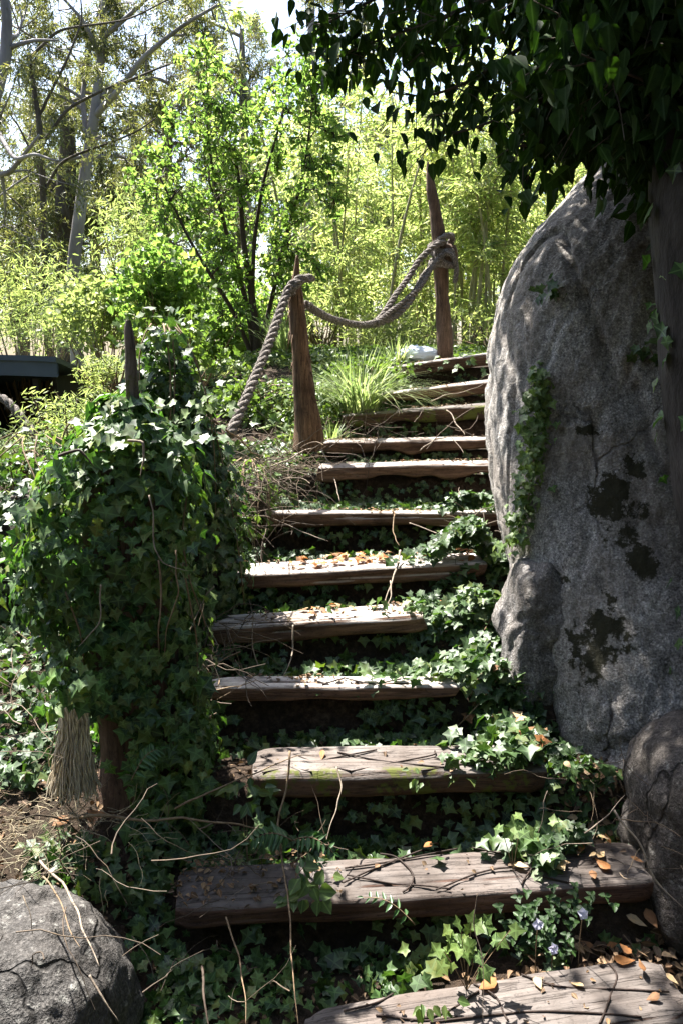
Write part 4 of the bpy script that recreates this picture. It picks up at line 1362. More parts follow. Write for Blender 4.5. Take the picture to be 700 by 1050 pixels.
GRP = 'fallen dry leaves'
SINGLES = [
    ('step', 1, 535, 861, 'orange', .05, 'curled orange leaf on the back edge of the second step, right of its middle', 0),
    ('step', 1, 526, 886, 'tan', .045, 'pale yellowish leaf lying in the middle of the second step', 0),
    ('step', 1, 572, 886, 'tan', .05, 'pale star-shaped leaf on the right part of the second step', 2),
    ('step', 1, 612, 882, 'tan', .05, 'pale leaf near the right end of the second step', 1),
    ('step', 1, 625, 892, 'orange', .055, 'broad orange leaf nearest the right end of the second step', 0),
    ('step', 1, 598, 866, 'orange', .045, 'bright orange leaf at the back right of the second step', 1),
    ('step', 1, 442, 864, 'orange', .04, 'small orange leaf at the back of the second step near its middle', 0),
    ('step', 1, 606, 893, 'brownleaf', .04, 'dull brown leaf among pale and orange leaves on the second step', 0),
    ('step', 0, 508, 1004, 'orange', .06, 'curled orange leaf at the left back edge of the bottom step', 0),
    ('step', 0, 548, 1002, 'tan', .04, 'pale curled leaf in the middle of the bottom step', 0),
    ('step', 0, 598, 1014, 'tan', .04, 'narrow tan leaf on the front half of the bottom step', 1),
    ('step', 0, 628, 984, 'orange', .055, 'broad ochre leaf on the back edge of the bottom step at right', 0),
    ('step', 0, 682, 1000, 'tan', .035, 'tan leaf at the far right of the bottom step', 1),
    ('step', 2, 331, 771, 'orange', .045, 'orange leaf on the back edge of the mossy third step', 1),
    ('step', 2, 302, 783, 'tan', .03, 'small pale leaf on the left end of the mossy third step', 0),
    ('ground', 0, 502, 676, 'orange', .06, 'orange leaf caught in the sunlit ivy below the upright rock', 0),
    ('ground', 0, 450, 625, 'orange', .06, 'upright orange and green leaf in the ivy beside the fifth step', 0),
    ('ground', 0, 476, 584, 'orange', .05, 'orange leaf over the right end of the sixth step', 0),
    ('ground', 0, 640, 952, 'tan', .06, 'large tan leaf on the soil between the two lowest steps at right', 0),
    ('ground', 0, 660, 945, 'brownleaf', .06, 'brown curled leaf beside the large tan one between the two lowest steps', 0),
    ('ground', 0, 690, 906, 'orange', .05, 'orange leaf beyond the right end of the second step', 0),
    ('ground', 0, 70, 850, 'brownleaf', .07, 'large brown dead leaf on the ground below the frayed rope', 0),
    ('ground', 0, 92, 852, 'brownleaf', .07, 'large brown dead leaf just right of the one below the frayed rope', 2),
]
for typ, k, px, py, kind, size, lab, shp in SINGLES:
    if typ == 'step': p, n = on_step(k, px, py)
    else:
        p, n = on_ground(px, py), np.array([0, 0, 1.0])
        p = p + np.array([0, 0, .03])
    leaf_at(p, n, kind, size, lab, GRP, shp)
for q in range(58):
    k, u, v = 5, R.uniform(.25, .98), R.uniform(.3, .98)
    s = SD[k]
    leaf_at(s['a'] + s['X'] * u * s['L'] + s['Yv'] * v * s['dp'] + s['Z'] * R.uniform(.006, .02), s['Z'], ('orange', 'orange', 'tan', 'brownleaf')[int(R.integers(0, 4))], R.uniform(.03, .055), 'one of the small dry leaves heaped on top of the sixth step', 'dry leaves heaped on the sixth step')
for q in range(16):
    s = SD[4]
    u, v = R.uniform(.35, .98), R.uniform(.2, .95)
    leaf_at(s['a'] + s['X'] * u * s['L'] + s['Yv'] * v * s['dp'] + s['Z'] * .008, s['Z'], ('orange', 'tan', 'brownleaf')[int(R.integers(0, 3))], R.uniform(.025, .045), 'one of the small dry leaves scattered on the fifth step', 'dry leaves on the fifth step')
for q in range(34):
    x, y = R.normal(.64, .09), R.uniform(2.05, 2.75)
    z = float(spill_surf(np.array([x]), np.array([y]))[0]) + .03
    leaf_at(np.array([x, y, z]), np.array([0, -.3, 1.0]), ('orange', 'tan', 'brownleaf', 'brownleaf')[int(R.integers(0, 4))], R.uniform(.03, .055), 'one of the dry leaves caught among the ivy at the foot of the boulder', 'dry leaves among the ivy under the boulder')
for q in range(24):
    x, y = R.uniform(.66, 1.05), R.uniform(1.5, 2.1)
    xx, yy = np.array([x]), np.array([y])
    leaf_at(np.array([x, y, float(top_z(xx, yy)[0]) + .02]), np.array([0, -.2, 1.0]), ('tan', 'brownleaf', 'brownleaf', 'orange')[int(R.integers(0, 4))], R.uniform(.025, .045), 'one of the dry leaves heaped on the soil right of the lowest steps', 'dry leaves right of the lowest steps')

# ------------------------------------------------------------------ small plants in the foreground
def sprig(name, px, py, Y, n, spread, size, mat, lab, T=IVY, stalk=True, cat='plant', up=.7):
    c = at(px, py, Y)
    g = float(top_z(np.array([c[0]]), np.array([c[1]]))[0])
    root = empty(name, (c[0], c[1], min(g, c[2] - .02)), lab, cat)
    P = c + rnd(n, 1) * np.array(spread)
    mb = MB(); leaves(mb, T, P, np.stack([R.normal(-.1, .35, n), R.normal(-.5, .35, n), np.full(n, up)], -1), np.stack([P[:, 0] - c[0], np.full(n, -.02), P[:, 2] - c[2] - .02], -1) * 20 + rnd(n, .5), R.uniform(*size, n))
    mb.build('foliage', mat, root)
    if stalk:
        ms = MB()
        b0 = np.array([c[0], c[1], g])
        for p in P[::4]:
            if p[2] - g > .22: continue
            m_ = (b0 + p) / 2 + np.array([0, 0, .015])
            t = np.linspace(0, 1, 7)[:, None]
            ms.tube((1 - t) ** 2 * b0 + 2 * t * (1 - t) * m_ + t * t * p, .0012, 4, False)
        if ms.n: ms.build('stem', M['stem'], root)
    return root


sprig('ivy_sprig', 316, 912, 1.83, 20, (.032, .02, .025), (.03, .05), M['ivy_bright'], 'cluster of bright rounded leaves at the front edge of the second step', ROUND)
sprig('ivy_sprig', 480, 962, 1.68, 30, (.045, .02, .035), (.024, .042), M['ivy_bright'], 'sunlit ivy sprig with pale star leaves rising behind the bottom step')
sprig('ivy_sprig', 528, 846, 2.0, 9, (.05, .02, .010), (.028, .042), M['ivy_bright'], 'sunlit ivy leaves under the right half of the mossy third step')
sprig('weed_seedling', 425, 802, 2.17, 8, (.015, .01, .03), (.02, .03), M['ivy_bright'], 'slender weed seedling growing in front of the mossy third step', SMALL)
sprig('weed_seedling', 252, 805, 2.05, 22, (.05, .03, .03), (.03, .05), M['ivy'], 'glossy leafy seedling at the left end of the mossy third step', SMALL)
sprig('weed_seedling', 440, 1035, 1.46, 10, (.03, .01, .02), (.02, .035), M['ivy_bright'], 'small weed with paired leaves on the bottom step', SMALL)
sprig('weed_seedling', 545, 440, 3.1, 14, (.03, .03, .05), (.025, .045), M['ivy_bright'], 'leafy sprig growing out of the crack at the left edge of the huge boulder', IVY, False)
sprig('ivy_sprig', 150, 446, 2.25, 44, (.11, .06, .03), (.024, .045), M['ivy'], 'large pale ivy leaves lit by the sun around the base of the stake', IVY, False)
sprig('ivy_sprig', 200, 425, 3.0, 40, (.12, .06, .05), (.03, .05), M['ivy_bright'], 'group of big sunlit pale leaves right of the stake', IVY, False)
sprig('weed_seedling', 470, 374, 6.4, 24, (.22, .12, .05), (.04, .06), M['ivy_bright'], 'leafy green weeds growing under the top step')


def frond(px0, py0, px1, py1, Y0, Y1, npair, ll, lab):
    a, b = at(px0, py0, Y0), at(px1, py1, Y1)
    t = np.linspace(0, 1, 14)[:, None]
    P = a + (b - a) * t + np.array([0, 0, .03]) * np.sin(t * 3.0)
    root = empty('fern_frond', a, lab, 'fern')
    ms = MB(); ms.tube(P, np.linspace(.0018, .0008, 14), 4); ms.build('stem', M['stem'], root)
    d = norm(b - a); up = np.array([0, -.45, .9]); sd = norm(np.cross(d, up))
    mb = MB()
    for q in range(npair):
        f = (q + 1.2) / (npair + 1.2)
        i = f * 13; i0 = min(int(i), 12); p = P[i0] + (P[i0 + 1] - P[i0]) * (i - i0)
        for sg in (-1, 1):
            L = ll * (1 - .65 * abs(f - .35))
            leaves(mb, T_ovate(.2, .2), [p], [up + rnd(1, .12)[0]], [sd * sg + d * .45], [L])
    leaves(mb, T_ovate(.2, .2), [P[-1]], [up], [d], [ll * .6])
    mb.build('foliage', M['fern'], root)


frond(300, 862, 256, 866, 1.95, 1.92, 8, .045, 'fern frond pointing left above the left half of the second step')
frond(300, 862, 342, 876, 1.95, 1.9, 7, .04, 'fern frond pointing right above the left half of the second step')
frond(425, 948, 372, 922, 1.78, 1.82, 6, .03, 'small pinnate leaf hanging over the front of the second step')
frond(300, 905, 330, 888, 1.86, 1.9, 5, .035, 'small fern frond behind the bright leaf cluster on the second step')
frond(135, 800, 165, 770, 2.02, 2.06, 7, .04, 'dark fern frond at the foot of the ivy stump')

# flowering clover under the second step
for (px, py, lab) in ((551, 948, 'leftmost of the three pale violet flowers, above the lowest one'), (597, 937, 'highest and rightmost of the three pale violet flowers'), (567, 973, 'lowest of the three pale violet flowers, just behind the bottom step')):
    c = at(px, py, 1.74)
    g = float(G(c[0], c[1])[0])
    root = empty('clover_flower', (c[0], c[1], g), 'clover-leaved plant with the ' + lab, 'flower', 'pale violet clover flowers')
    fac = norm(np.array([R.normal(0, .15), -.85, .5]))
    mb = MB()
    u = norm(np.cross(fac, np.array([0, 0, 1.0]))); v = np.cross(u, fac)
    for q in range(5):
        a0 = q * 2 * np.pi / 5 + 0.2
        leaves(mb, WIDE, [c], [fac], [u * math.cos(a0) + v * math.sin(a0) + fac * .25], [.0155])
    mb.build('flower', M['petal'], root)
    ms = MB(); t = np.linspace(0, 1, 8)[:, None]; b0 = np.array([c[0] + .01, c[1] + .02, g])
    ms.tube(b0 * (1 - t) + c * t + np.array([0, .012, 0]) * np.sin(t * 3.1), .0012, 5); ms.build('stem', M['stem'], root)
    mb = MB()
    for q in range(26):
        p = c + np.array([R.normal(0, .05), R.uniform(.05, .13), R.normal(-.045, .025)])
        for w_ in range(3):
            a0 = w_ * 2.094 + R.uniform(0, 1)
            leaves(mb, ROUND, [p], [np.array([R.normal(0, .2), -.35, 1])], [np.array([math.cos(a0), math.sin(a0), 0])], [.018])
    mb.build('foliage', M['clover'], root)


def tuft(px, py, Y, n, L, spread, mat, lab, name='grass_tuft', w=.03, lean=.9, cat='grass'):
    c = at(px, py, Y); c[2] = float(top_z(np.array([c[0]]), np.array([c[1]]))[0])
    mb = MB()
    for q in range(n):
        a = R.uniform(0, 6.28); l = L * R.uniform(.6, 1.1); le = R.uniform(.15, lean)
        o_ = np.array([math.cos(a), math.sin(a), 0])
        sd = np.array([-math.sin(a), math.cos(a), 0])
        p0 = c + o_ * R.uniform(0, spread) + sd * R.normal(0, spread * .3)
        ts = np.linspace(0, 1, 7)
        pts = p0 + o_ * (le * l * ts[:, None] ** 1.6) + np.array([0, 0, 1]) * (l * (ts - .55 * le * ts ** 2.6))[:, None]
        ww = w * L * .5 * np.array([.7, 1, 1, .9, .7, .4, .05])
        V = np.concatenate([pts - sd * ww[:, None], pts + sd * ww[:, None]])
        i = np.arange(6)
        mb.add(V, np.stack([i, i + 1, i + 8, i + 7], -1))
    root = mb.build(name, mat, None, True, c)
    return tag(root, lab, cat)


tuft(368, 412, 5.8, 400, .62, .13, M['grass'], 'big tuft of long arching pale grass blades left of the top steps', w=.015, lean=1.5)
tuft(290, 350, 7.6, 90, .7, .12, M['grass'], 'strappy green tuft between the hanging rope and the leaning post', w=.03)
tuft(405, 372, 6.9, 80, .3, .1, M['grass'], 'small grass tuft at the left end of the top step', w=.03)
tuft(340, 425, 5.3, 60, .25, .08, M['grass'], 'short grass tuft just right of the leaning post', w=.03)
tuft(62, 872, 1.8, 40, .13, .05, M['grass'], 'small thin grass tuft on the ground above the speckled boulder', w=.03, lean=1.2)
tuft(478, 1046, 1.44, 5, .10, .01, M['grass'], 'few green grass blades at the bottom edge on the bottom step', w=.06, lean=.8)

# ------------------------------------------------------------------ trees
def limb_tree(name, trunkpts, rads, lab, cat, crown, leafT, leafmat_, barkmat, lsize, nleaf, clump=.55, hang=1.0, limbs=(), group=None, rlim=.05, leafup=0.2):
    """trunkpts world pts; limbs: list of (start_frac, [world pts], r0); crown: list of (centre, radii) ellipsoids that get twigs and leaf clumps"""
    P = np.asarray(trunkpts, float)
    i0 = np.arange(len(P)); t = np.linspace(0, len(P) - 1, 40)
    TP = np.stack([np.interp(t, i0, P[:, c]) for c in range(3)], -1)
    for _ in range(3): TP[1:-1] = TP[1:-1] * .5 + .25 * (TP[:-2] + TP[2:])
    TR = np.interp(t, i0, rads)
    root = empty(name, P[0], lab, cat, group)
    mb = MB(); mb.tube(TP, TR, 14, True, .10, 4); mb.build('trunk', barkmat, root)
    br = MB()
    ends = []
    attach = [(TP[i], TR[i]) for i in range(12, 40)]
    for pts, r0 in limbs:
        L = np.asarray(pts, float)
        tt = np.linspace(0, len(L) - 1, 26); LI = np.stack([np.interp(tt, np.arange(len(L)), L[:, c]) for c in range(3)], -1)
        for _ in range(3): LI[1:-1] = LI[1:-1] * .5 + .25 * (LI[:-2] + LI[2:])
        LI += .35 * r0 * 6 * np.stack([fbm(LI * 1.1 + 3, 2, 6), fbm(LI * 1.1 + 7, 2, 7), fbm(LI * 1.1, 2, 8)], -1) * np.linspace(0, 1, 26)[:, None]
        br.tube(LI, np.linspace(r0, r0 * .35, 26), 8, True, .1, 2)
        attach += [(LI[i], r0 * (1 - .6 * i / 25)) for i in range(6, 26)]
    AP = np.array([a_[0] for a_ in attach])
    mbL = MB()
    for (c, rr) in crown:
        c = np.asarray(c, float); rr = np.asarray(rr, float)
        k = int(np.argmin(np.linalg.norm(AP - (c - np.array([0, 0, rr[2] * .5])), axis=1)))
        a0, r0 = AP[k], min(rlim, attach[k][1] * .7)
        ts = np.linspace(0, 1, 9)[:, None]
        mid = (a0 + c) / 2 + rnd(1, .12 * np.linalg.norm(c - a0))[0]
        Bz = (1 - ts) ** 2 * a0 + 2 * ts * (1 - ts) * mid + ts ** 2 * c
        br.tube(Bz, np.linspace(r0, r0 * .4, 9), 6, False)
        vol = rr[0] * rr[1] * rr[2]
        n_cl = max(4, int(vol ** .66 * 9))
        for q in range(n_cl):
            d = norm(rnd(1)[0]); p = c + d * rr * R.random() ** .4
            m2 = (c + p) / 2 + rnd(1, .12)[0] * rr
            Bq = (1 - ts) ** 2 * c + 2 * ts * (1 - ts) * m2 + ts ** 2 * p
            br.tube(Bq[::2], np.linspace(r0 * .35, .006, 5), 4, False)
            n = int(nleaf * R.uniform(.5, 1.5))
            sd_ = norm(rnd(6) + d * .5 + np.array([0, 0, -.25 * hang])) * clump * R.uniform(.5, 1.1, (6, 1))
            kk_ = R.integers(0, 6, n); uu_ = R.random(n)[:, None] ** .7
            LP = p + sd_[kk_] * uu_ + np.array([0, 0, -.25 * clump]) * uu_ ** 2 + rnd(n) * clump * .11
            if group is None:
                for w_ in range(6):
                    br.tube(np.array([p, p + sd_[w_] * .5 + np.array([0, 0, -.06 * clump]), p + sd_[w_] + np.array([0, 0, -.25 * clump])]), [.006, .004, .002], 3, False)
            leaves(mbL, leafT, LP, rnd(n) + np.array([0, 0, leafup]), np.stack([R.normal(0, .6, n), R.normal(0, .6, n), R.normal(-hang, .5, n)], -1), R.uniform(.6, 1.3, n) * lsize)
    br.build('branch', barkmat, root)
    mbL.build('crown', leafmat_, root)
    return root


def G1(x, y): return float(G(x, y)[0])


def A(px, py, Y): return at(px, py, Y)


# tall pale gum
Y = 16.0
b0 = A(74, 300, Y); b0[2] = G1(b0[0], Y) - .1
tr = [b0, A(74, 285, Y), A(80, 235, Y), A(88, 175, Y), A(97, 120, Y), A(104, 60, Y), A(108, 0, Y), A(112, -70, Y)]
limbs = [
    ([A(97, 120, Y), A(120, 95, Y - .3), A(150, 60, Y - .6), A(180, 30, Y - .8), A(225, 0, Y - 1)], .07),
    ([A(104, 100, Y), A(128, 82, Y), A(165, 78, Y + .4), A(190, 100, Y + .6), A(205, 118, Y + .7)], .05),
    ([A(90, 150, Y), A(85, 100, Y + .4), A(95, 40, Y + .8), A(102, 0, Y + 1)], .06),
    ([A(104, 60, Y), A(85, 20, Y - .4), A(60, -10, Y - .6)], .05),
    ([A(104, 40, Y), A(140, 10, Y - .4), A(165, -10, Y - .6)], .05),
    ([A(90, 160, Y), A(60, 165, Y - .3), A(25, 180, Y - .5), A(-5, 205, Y - .7)], .035),
]
crown = [(A(150, 35, Y), (1.1, 1, .6)), (A(200, 30, Y), (.9, .9, .8)), (A(60, 10, Y), (1.1, 1, .6)), (A(175, 78, Y + .4), (.8, .8, .5)), (A(40, 90, Y), (1.0, 1, .7)), (A(105, 10, Y), (1, 1, .5)),
         (A(30, 140, Y - .5), (.9, .9, .7)), (A(205, 60, Y), (.5, .6, .8)), (A(130, 135, Y + .5), (.7, .7, .6)), (A(10, 60, Y), (.9, .9, .8)), (A(70, 50, Y), (.9, .8, .6)), (A(130, 60, Y + .6), (.8, .8, .5)), (A(20, 15, Y), (.9, .8, .5)), (A(140, 5, Y), (1, .8, .5)), (A(60, 110, Y + 1), (1, .9, .6)), (A(120, 100, Y + 1), (.9, .9, .6)), (A(15, 180, Y), (.9, .8, .6)), (A(50, 60, Y + 1), (1, .9, .5)), (A(180, 5, Y), (.9, .8, .5)), (A(230, 20, Y), (.7, .7, .5)), (A(85, 30, Y + 1), (1, .9, .5)), (A(170, 55, Y + 1), (.8, .8, .4)), (A(130, 165, Y + 1), (.9, .8, .6))]
limb_tree('gum_tree', tr, [.13, .125, .12, .108, .095, .08, .065, .05], 'tall gum tree with a pale smooth trunk and spreading bare limbs at the upper left', 'tree', crown, SICKLE, M['euc'], M['bark_pale'], .10, 270, .42, .8, limbs)

# left edge gum
Y = 13.0
b0 = A(-40, 330, Y); b0[2] = G1(b0[0], Y) - .1
limb_tree('gum_tree', [b0, A(-30, 200, Y), A(-8, 110, Y), A(6, 60, Y), A(8, 20, Y), A(0, -40, Y)], [.13, .12, .10, .09, .075, .05], 'curving pale gum trunk cut by the left edge at the top', 'tree',
          [(A(20, 30, Y + 1), (1, 1, .8)), (A(0, 120, Y), (.9, .9, .8)), (A(5, 230, Y), (.8, .8, .7)), (A(30, 175, Y), (.8, .8, .6))], SICKLE, M['euc'], M['bark_pale'], .10, 200, .42, .8,
          [([A(-10, 120, Y), A(15, 165, Y - 1), A(35, 158, Y - 1.2), A(60, 165, Y - 1.4)], .04), ([A(6, 50, Y), A(35, 40, Y), A(60, 38, Y)], .04), ([A(-20, 180, Y), A(10, 178, Y - .6), A(25, 158, Y - .8), A(40, 140, Y - .9)], .05)])
# dark rough barked tree behind the pale one
Y = 20.0
b0 = A(66, 320, Y); b0[2] = G1(b0[0], Y) - .1
limb_tree('ironbark_tree', [b0, A(66, 260, Y), A(68, 200, Y), A(70, 140, Y), A(66, 80, Y)], [.3, .27, .24, .18, .1], 'dark rough-trunked tree just left of the pale gum trunk', 'tree',
          [(A(45, 110, Y), (1.6, 1.4, 1.2)), (A(100, 150, Y), (1.5, 1.4, 1.1)), (A(60, 190, Y), (1.8, 1.4, 1.2)), (A(130, 200, Y), (1.3, 1.2, 1.2)), (A(25, 230, Y), (1.4, 1.2, 1.2)), (A(100, 250, Y), (1.5, 1.2, 1.2)), (A(140, 110, Y + 1), (1, 1, .9))],
          SICKLE, M['euc'], M['bark_dark'], .135, 300, .55, .7)
# dark thin-limbed gum between them, its long bare boughs crossing the pale trunk
Y = 13.5
b0 = A(44, 330, Y); b0[2] = G1(b0[0], Y) - .1
limb_tree('gum_tree', [b0, A(46, 250, Y), A(44, 180, Y), A(40, 120, Y), A(30, 60, Y)], [.07, .06, .05, .045, .03], 'slender dark gum with long thin boughs reaching across the pale trunk', 'tree',
          [(A(60, 70, Y), (.6, .6, .4)), (A(120, 150, Y), (.6, .5, .4)), (A(20, 90, Y), (.6, .6, .5)), (A(150, 100, Y), (.5, .5, .35)), (A(200, 75, Y), (.5, .5, .4)), (A(25, 250, Y), (.6, .5, .4))], SICKLE, M['euc'], M['bark_dark'], .10, 120, .38, .8,
          [([A(44, 200, Y), A(62, 165, Y), A(100, 150, Y), A(140, 135, Y), A(160, 120, Y)], .028), ([A(42, 150, Y), A(70, 110, Y), A(110, 90, Y), A(160, 70, Y), A(215, 50, Y)], .03), ([A(46, 240, Y), A(25, 215, Y), A(0, 190, Y)], .025),
           ([A(40, 120, Y), A(70, 60, Y), A(85, 20, Y), A(80, -20, Y)], .025), ([A(44, 180, Y), A(20, 130, Y), A(-5, 100, Y)], .022), ([A(46, 270, Y), A(70, 285, Y), A(20, 262, Y), A(0, 240, Y)], .02), ([A(30, 60, Y), A(60, 30, Y), A(130, 20, Y), A(190, -10, Y)], .025)])
# slim trees right of it
for (px, Yt, lean, tp, lab, mk, cl) in (
        (318, 18.0, 6, -30, 'straight pale gum trunk rising behind the bright shrub near the top middle', 'bark_pale', [(A(345, 10, 18), (1.1, 1, .8)), (A(370, 70, 18), (1, 1, .7)), (A(350, 130, 18), (1.1, 1, .7))]),
        (250, 22.0, -6, 30, 'small olive gum tree with an airy crown above the bright shrub', 'bark_mid', [(A(250, 45, 22), (1.0, 1, .9)), (A(262, 75, 22), (1.1, 1, .8)), (A(235, 85, 22), (1.0, 1, .8)), (A(195, 15, 22), (.9, .9, .9)), (A(215, 60, 22), (.8, .8, .6))]),
        (172, 19.0, 4, 130, 'olive brown tree with drooping foliage behind the pale bush', 'bark_mid', [(A(150, 125, 19), (1.2, 1, .9)), (A(190, 160, 19), (1.3, 1, 1)), (A(150, 200, 19), (1.2, 1, 1)), (A(185, 110, 19), (1.1, 1, .8)), (A(225, 130, 19), (1.1, 1, .8)), (A(210, 210, 19), (1.3, 1, 1.1)), (A(180, 250, 19), (1.3, 1, 1))])):
    b0 = A(px - lean, 330, Yt); b0[2] = G1(b0[0], Yt) - .1
    limb_tree('gum_tree', [b0, A(px - lean * .5, 230, Yt), A(px, 130, Yt), A(px + lean * .3, tp, Yt)], [.17, .15, .12, .06], lab, 'tree', cl, SICKLE, M['euc'], M[mk], .125, 230, .5, .8)
# tree line behind everything
back = [(-60, 26, 120, .9), (20, 27, 160, 1.0), (95, 29, 150, 1.1), (165, 27, 175, 1.0), (240, 28, 150, 1.0), (310, 27, 150, 1.0), (375, 26, 120, 1.1), (430, 27, 110, 1.1), (490, 26, 120, 1.1), (560, 27, 110, 1.1), (640, 26, 90, 1.2), (730, 27, 90, 1.2)]
bl = ['olive gum in the far tree line, at the left edge', 'olive gum in the far tree line, behind the curved pale trunk', 'olive gum in the far tree line, behind the tall pale gum', 'olive gum in the far tree line, left of the bright shrub',
      'olive gum in the far tree line, behind the bright shrub', 'olive gum in the far tree line, behind the leaning post', 'gum in the far tree line, left of the tall post', 'gum in the far tree line, right behind the tall post',
      'gum in the far tree line, behind the bamboo left of the boulder', 'gum in the far tree line, behind the boulder top', 'gum in the far tree line, hidden beyond the dark overhanging tree', 'gum in the far tree line, beyond the right edge']
for (px, Yt, tp, sc_), lab in zip(back, bl):
    b0 = A(px, 340, Yt); b0[2] = G1(b0[0], Yt) - .1
    cr = []
    for q in range(11):
        cr.append((A(px + R.normal(0, 26), R.uniform(tp, 345), Yt + R.normal(0, 1.2)), np.array([1.1, 1.1, .8]) * sc_ * R.uniform(.7, 1.3)))
    limb_tree('gum_tree', [b0, A(px + 3, 240, Yt), A(px + R.normal(0, 8), tp + 10, Yt)], [.22, .17, .06], lab, 'tree', cr, SICKLE, M['euc_far'], M['bark_mid'], .19, 210, .65, .7, (), 'far line of gum trees')

# unseen trees added round and behind the viewpoint to cut sky fill (the place is a clearing in a wood)
for (x_, y_, h_, lab) in ((-4.5, -5.5, 9, 'unseen broad gum behind the viewpoint, left of the path'), (0.5, -7.5, 10, 'unseen broad gum straight behind the viewpoint'), (5.5, -5.0, 9, 'unseen broad gum behind the viewpoint, right of the path'),
                          (-8.5, -1.0, 9, 'broad gum out of frame to the left'), (7.0, 1.0, 9, 'broad gum out of frame to the right'), (6.5, 6.5, 9, 'unseen broad gum behind the boulder to the right')):
    g_ = G1(x_, y_)
    cr = [(np.array([x_ + R.normal(0, 1.3), y_ + R.normal(0, 1.3), g_ + h_ * R.uniform(.12, 1)]), np.array([1.5, 1.5, 1.2])) for q in range(16)]
    limb_tree('gum_tree', [(x_, y_, g_ - .1), (x_ + .1, y_, g_ + h_ * .4), (x_, y_ + .2, g_ + h_ * .9)], [.3, .24, .08], lab, 'tree', cr, OVATE, M['euc_far'], M['bark_mid'], .34, 60, .9, .5)
# bright green multi-stemmed shrub
Y = 8.2
bb = A(262, 372, Y); bb[2] = G1(bb[0], bb[1]) - .02
cr = []
for (px, py) in ((212, 75), (210, 105), (222, 130), (235, 160), (180, 140), (170, 170), (190, 190), (215, 175), (250, 130), (270, 110), (285, 140), (305, 120), (318, 90), (325, 130), (310, 165), (280, 185), (245, 200), (215, 220), (185, 225), (260, 230), (300, 215), (325, 195), (235, 255), (275, 262), (310, 255), (250, 290), (290, 300), (215, 280), (160, 205), (300, 70), (240, 320), (330, 60)):
    cr.append((A(px, py, Y + R.normal(0, .3)), (.22, .3, .2)))
stems = [([bb, A(255, 320, Y), A(242, 270, Y), A(225, 210, Y), A(212, 140, Y), A(211, 80, Y)], .032),
         ([bb, A(258, 310, Y), A(262, 250, Y), A(270, 180, Y), A(290, 100, Y)], .030),
         ([bb, A(275, 320, Y + .1), A(290, 260, Y + .1), A(312, 180, Y + .1), A(322, 100, Y + .1)], .028),
         ([bb, A(240, 320, Y - .1), A(215, 280, Y - .2), A(188, 230, Y - .2), A(165, 180, Y - .2)], .026)]
limb_tree('leafy_shrub', [bb, A(264, 350, Y), A(258, 300, Y), A(250, 250, Y), A(246, 190, Y), A(240, 150, Y)], [.06, .045, .035, .028, .02, .01], 'tall bright green multi-stemmed shrub behind the hanging rope', 'shrub', cr, SMALL, M['shrub'], M['darkstem_'] if 'darkstem_' in M else M['darkstem'], .056, 62, .24, .15, stems, None, .015, .6)


def bush(px, py, Y, rx, rz, n, size, mat, lab, T=SMALL, hang=.2, name='bush'):
    c = A(px, py, Y); g = G1(c[0], c[1])
    root = empty(name, (c[0], c[1], g), lab, 'bush')
    ms = MB(); mb = MB()
    nb = 26
    for q in range(nb):
        tip = c + norm(rnd(1))[0] * np.array([rx, rx * .8, rz]) * R.random() ** .4
        b0 = np.array([c[0] + R.normal(0, .06), c[1] + R.normal(0, .06), g])
        ts = np.linspace(0, 1, 8)[:, None]
        mid = (b0 + tip) / 2 + np.array([0, 0, .1]) + rnd(1, .07)[0]
        ms.tube((1 - ts) ** 2 * b0 + 2 * ts * (1 - ts) * mid + ts * ts * tip, np.linspace(.012, .003, 8), 4, False)
    ms.build('stem', M['stem'], root)
    d = norm(rnd(n)); rr = R.random(n) ** .45
    P = c + d * np.array([rx, rx * .8, rz]) * (rr * (1 + .35 * fbm(d * 2.4 + px, 3, int(px) + 500)))[:, None]
    k = fbm(P * (2.2 / rx * .4) + px, 2, 77) > -.25
    k &= P[:, 2] > G(P[:, 0], P[:, 1])
    P = P[k]; n = len(P)
    leaves(mb, T, P, rnd(n) + np.array([0, 0, .6]), np.stack([R.normal(0, .7, n), R.normal(0, .7, n), R.normal(-hang, .4, n)], -1), R.uniform(.6, 1.3, n) * size)
    mb.build('foliage', mat, root)
    return root


bush(150, 235, 9.5, .75, .6, 2600, .08, M['bush'], 'pale yellow-green bush left of the bright shrub', LANCE_W if False else SICKLE, .4)
bush(20, 300, 10.0, .9, .6, 2600, .085, M['bush'], 'feathery pale bush above the shed roof at the left edge', SICKLE, .4)
bush(110, 320, 9.0, .7, .45, 2400, .075, M['bush'], 'light leafy bush between the shed and the mound', SMALL, .2)
bush(112, 385, 6.8, .28, .22, 1200, .06, M['bush'], 'weedy pale bush in front of the shed corner', SICKLE, .3)
bush(165, 300, 7.0, .45, .45, 1700, .065, M['shrub'], 'yellow-green sapling foliage above the ivy mound', ROUND, .2)
bush(185, 350, 5.5, .45, .28, 1500, .05, M['ivy_bright'], 'low bright leafy bush just behind the ivy mound', IVY, .4)
bush(230, 330, 9.2, .7, .5, 2300, .09, M['shrub'], 'green bush under the bright shrub at left', SMALL, .3)
bush(330, 330, 9.2, .7, .5, 2200, .1, M['bamboo_leaf'], 'leafy undergrowth behind the leaning post', LANCE, .5)
bush(400, 345, 8.6, .6, .3, 1700, .09, M['bush'], 'low green undergrowth behind the sagging rope', LANCE, .4)
bush(500, 335, 8.8, .7, .3, 1700, .09, M['bush'], 'low green undergrowth between the tall post and the boulder', LANCE, .4)
bush(265, 410, 6.0, .35, .2, 1000, .05, M['ivy_bright'], 'low sunlit creeper left of the leaning post', ROUND, .3)
bush(375, 385, 6.35, .35, .16, 900, .045, M['ivy_bright'], 'small leafy weeds beside the pale grass tuft', ROUND, .3)
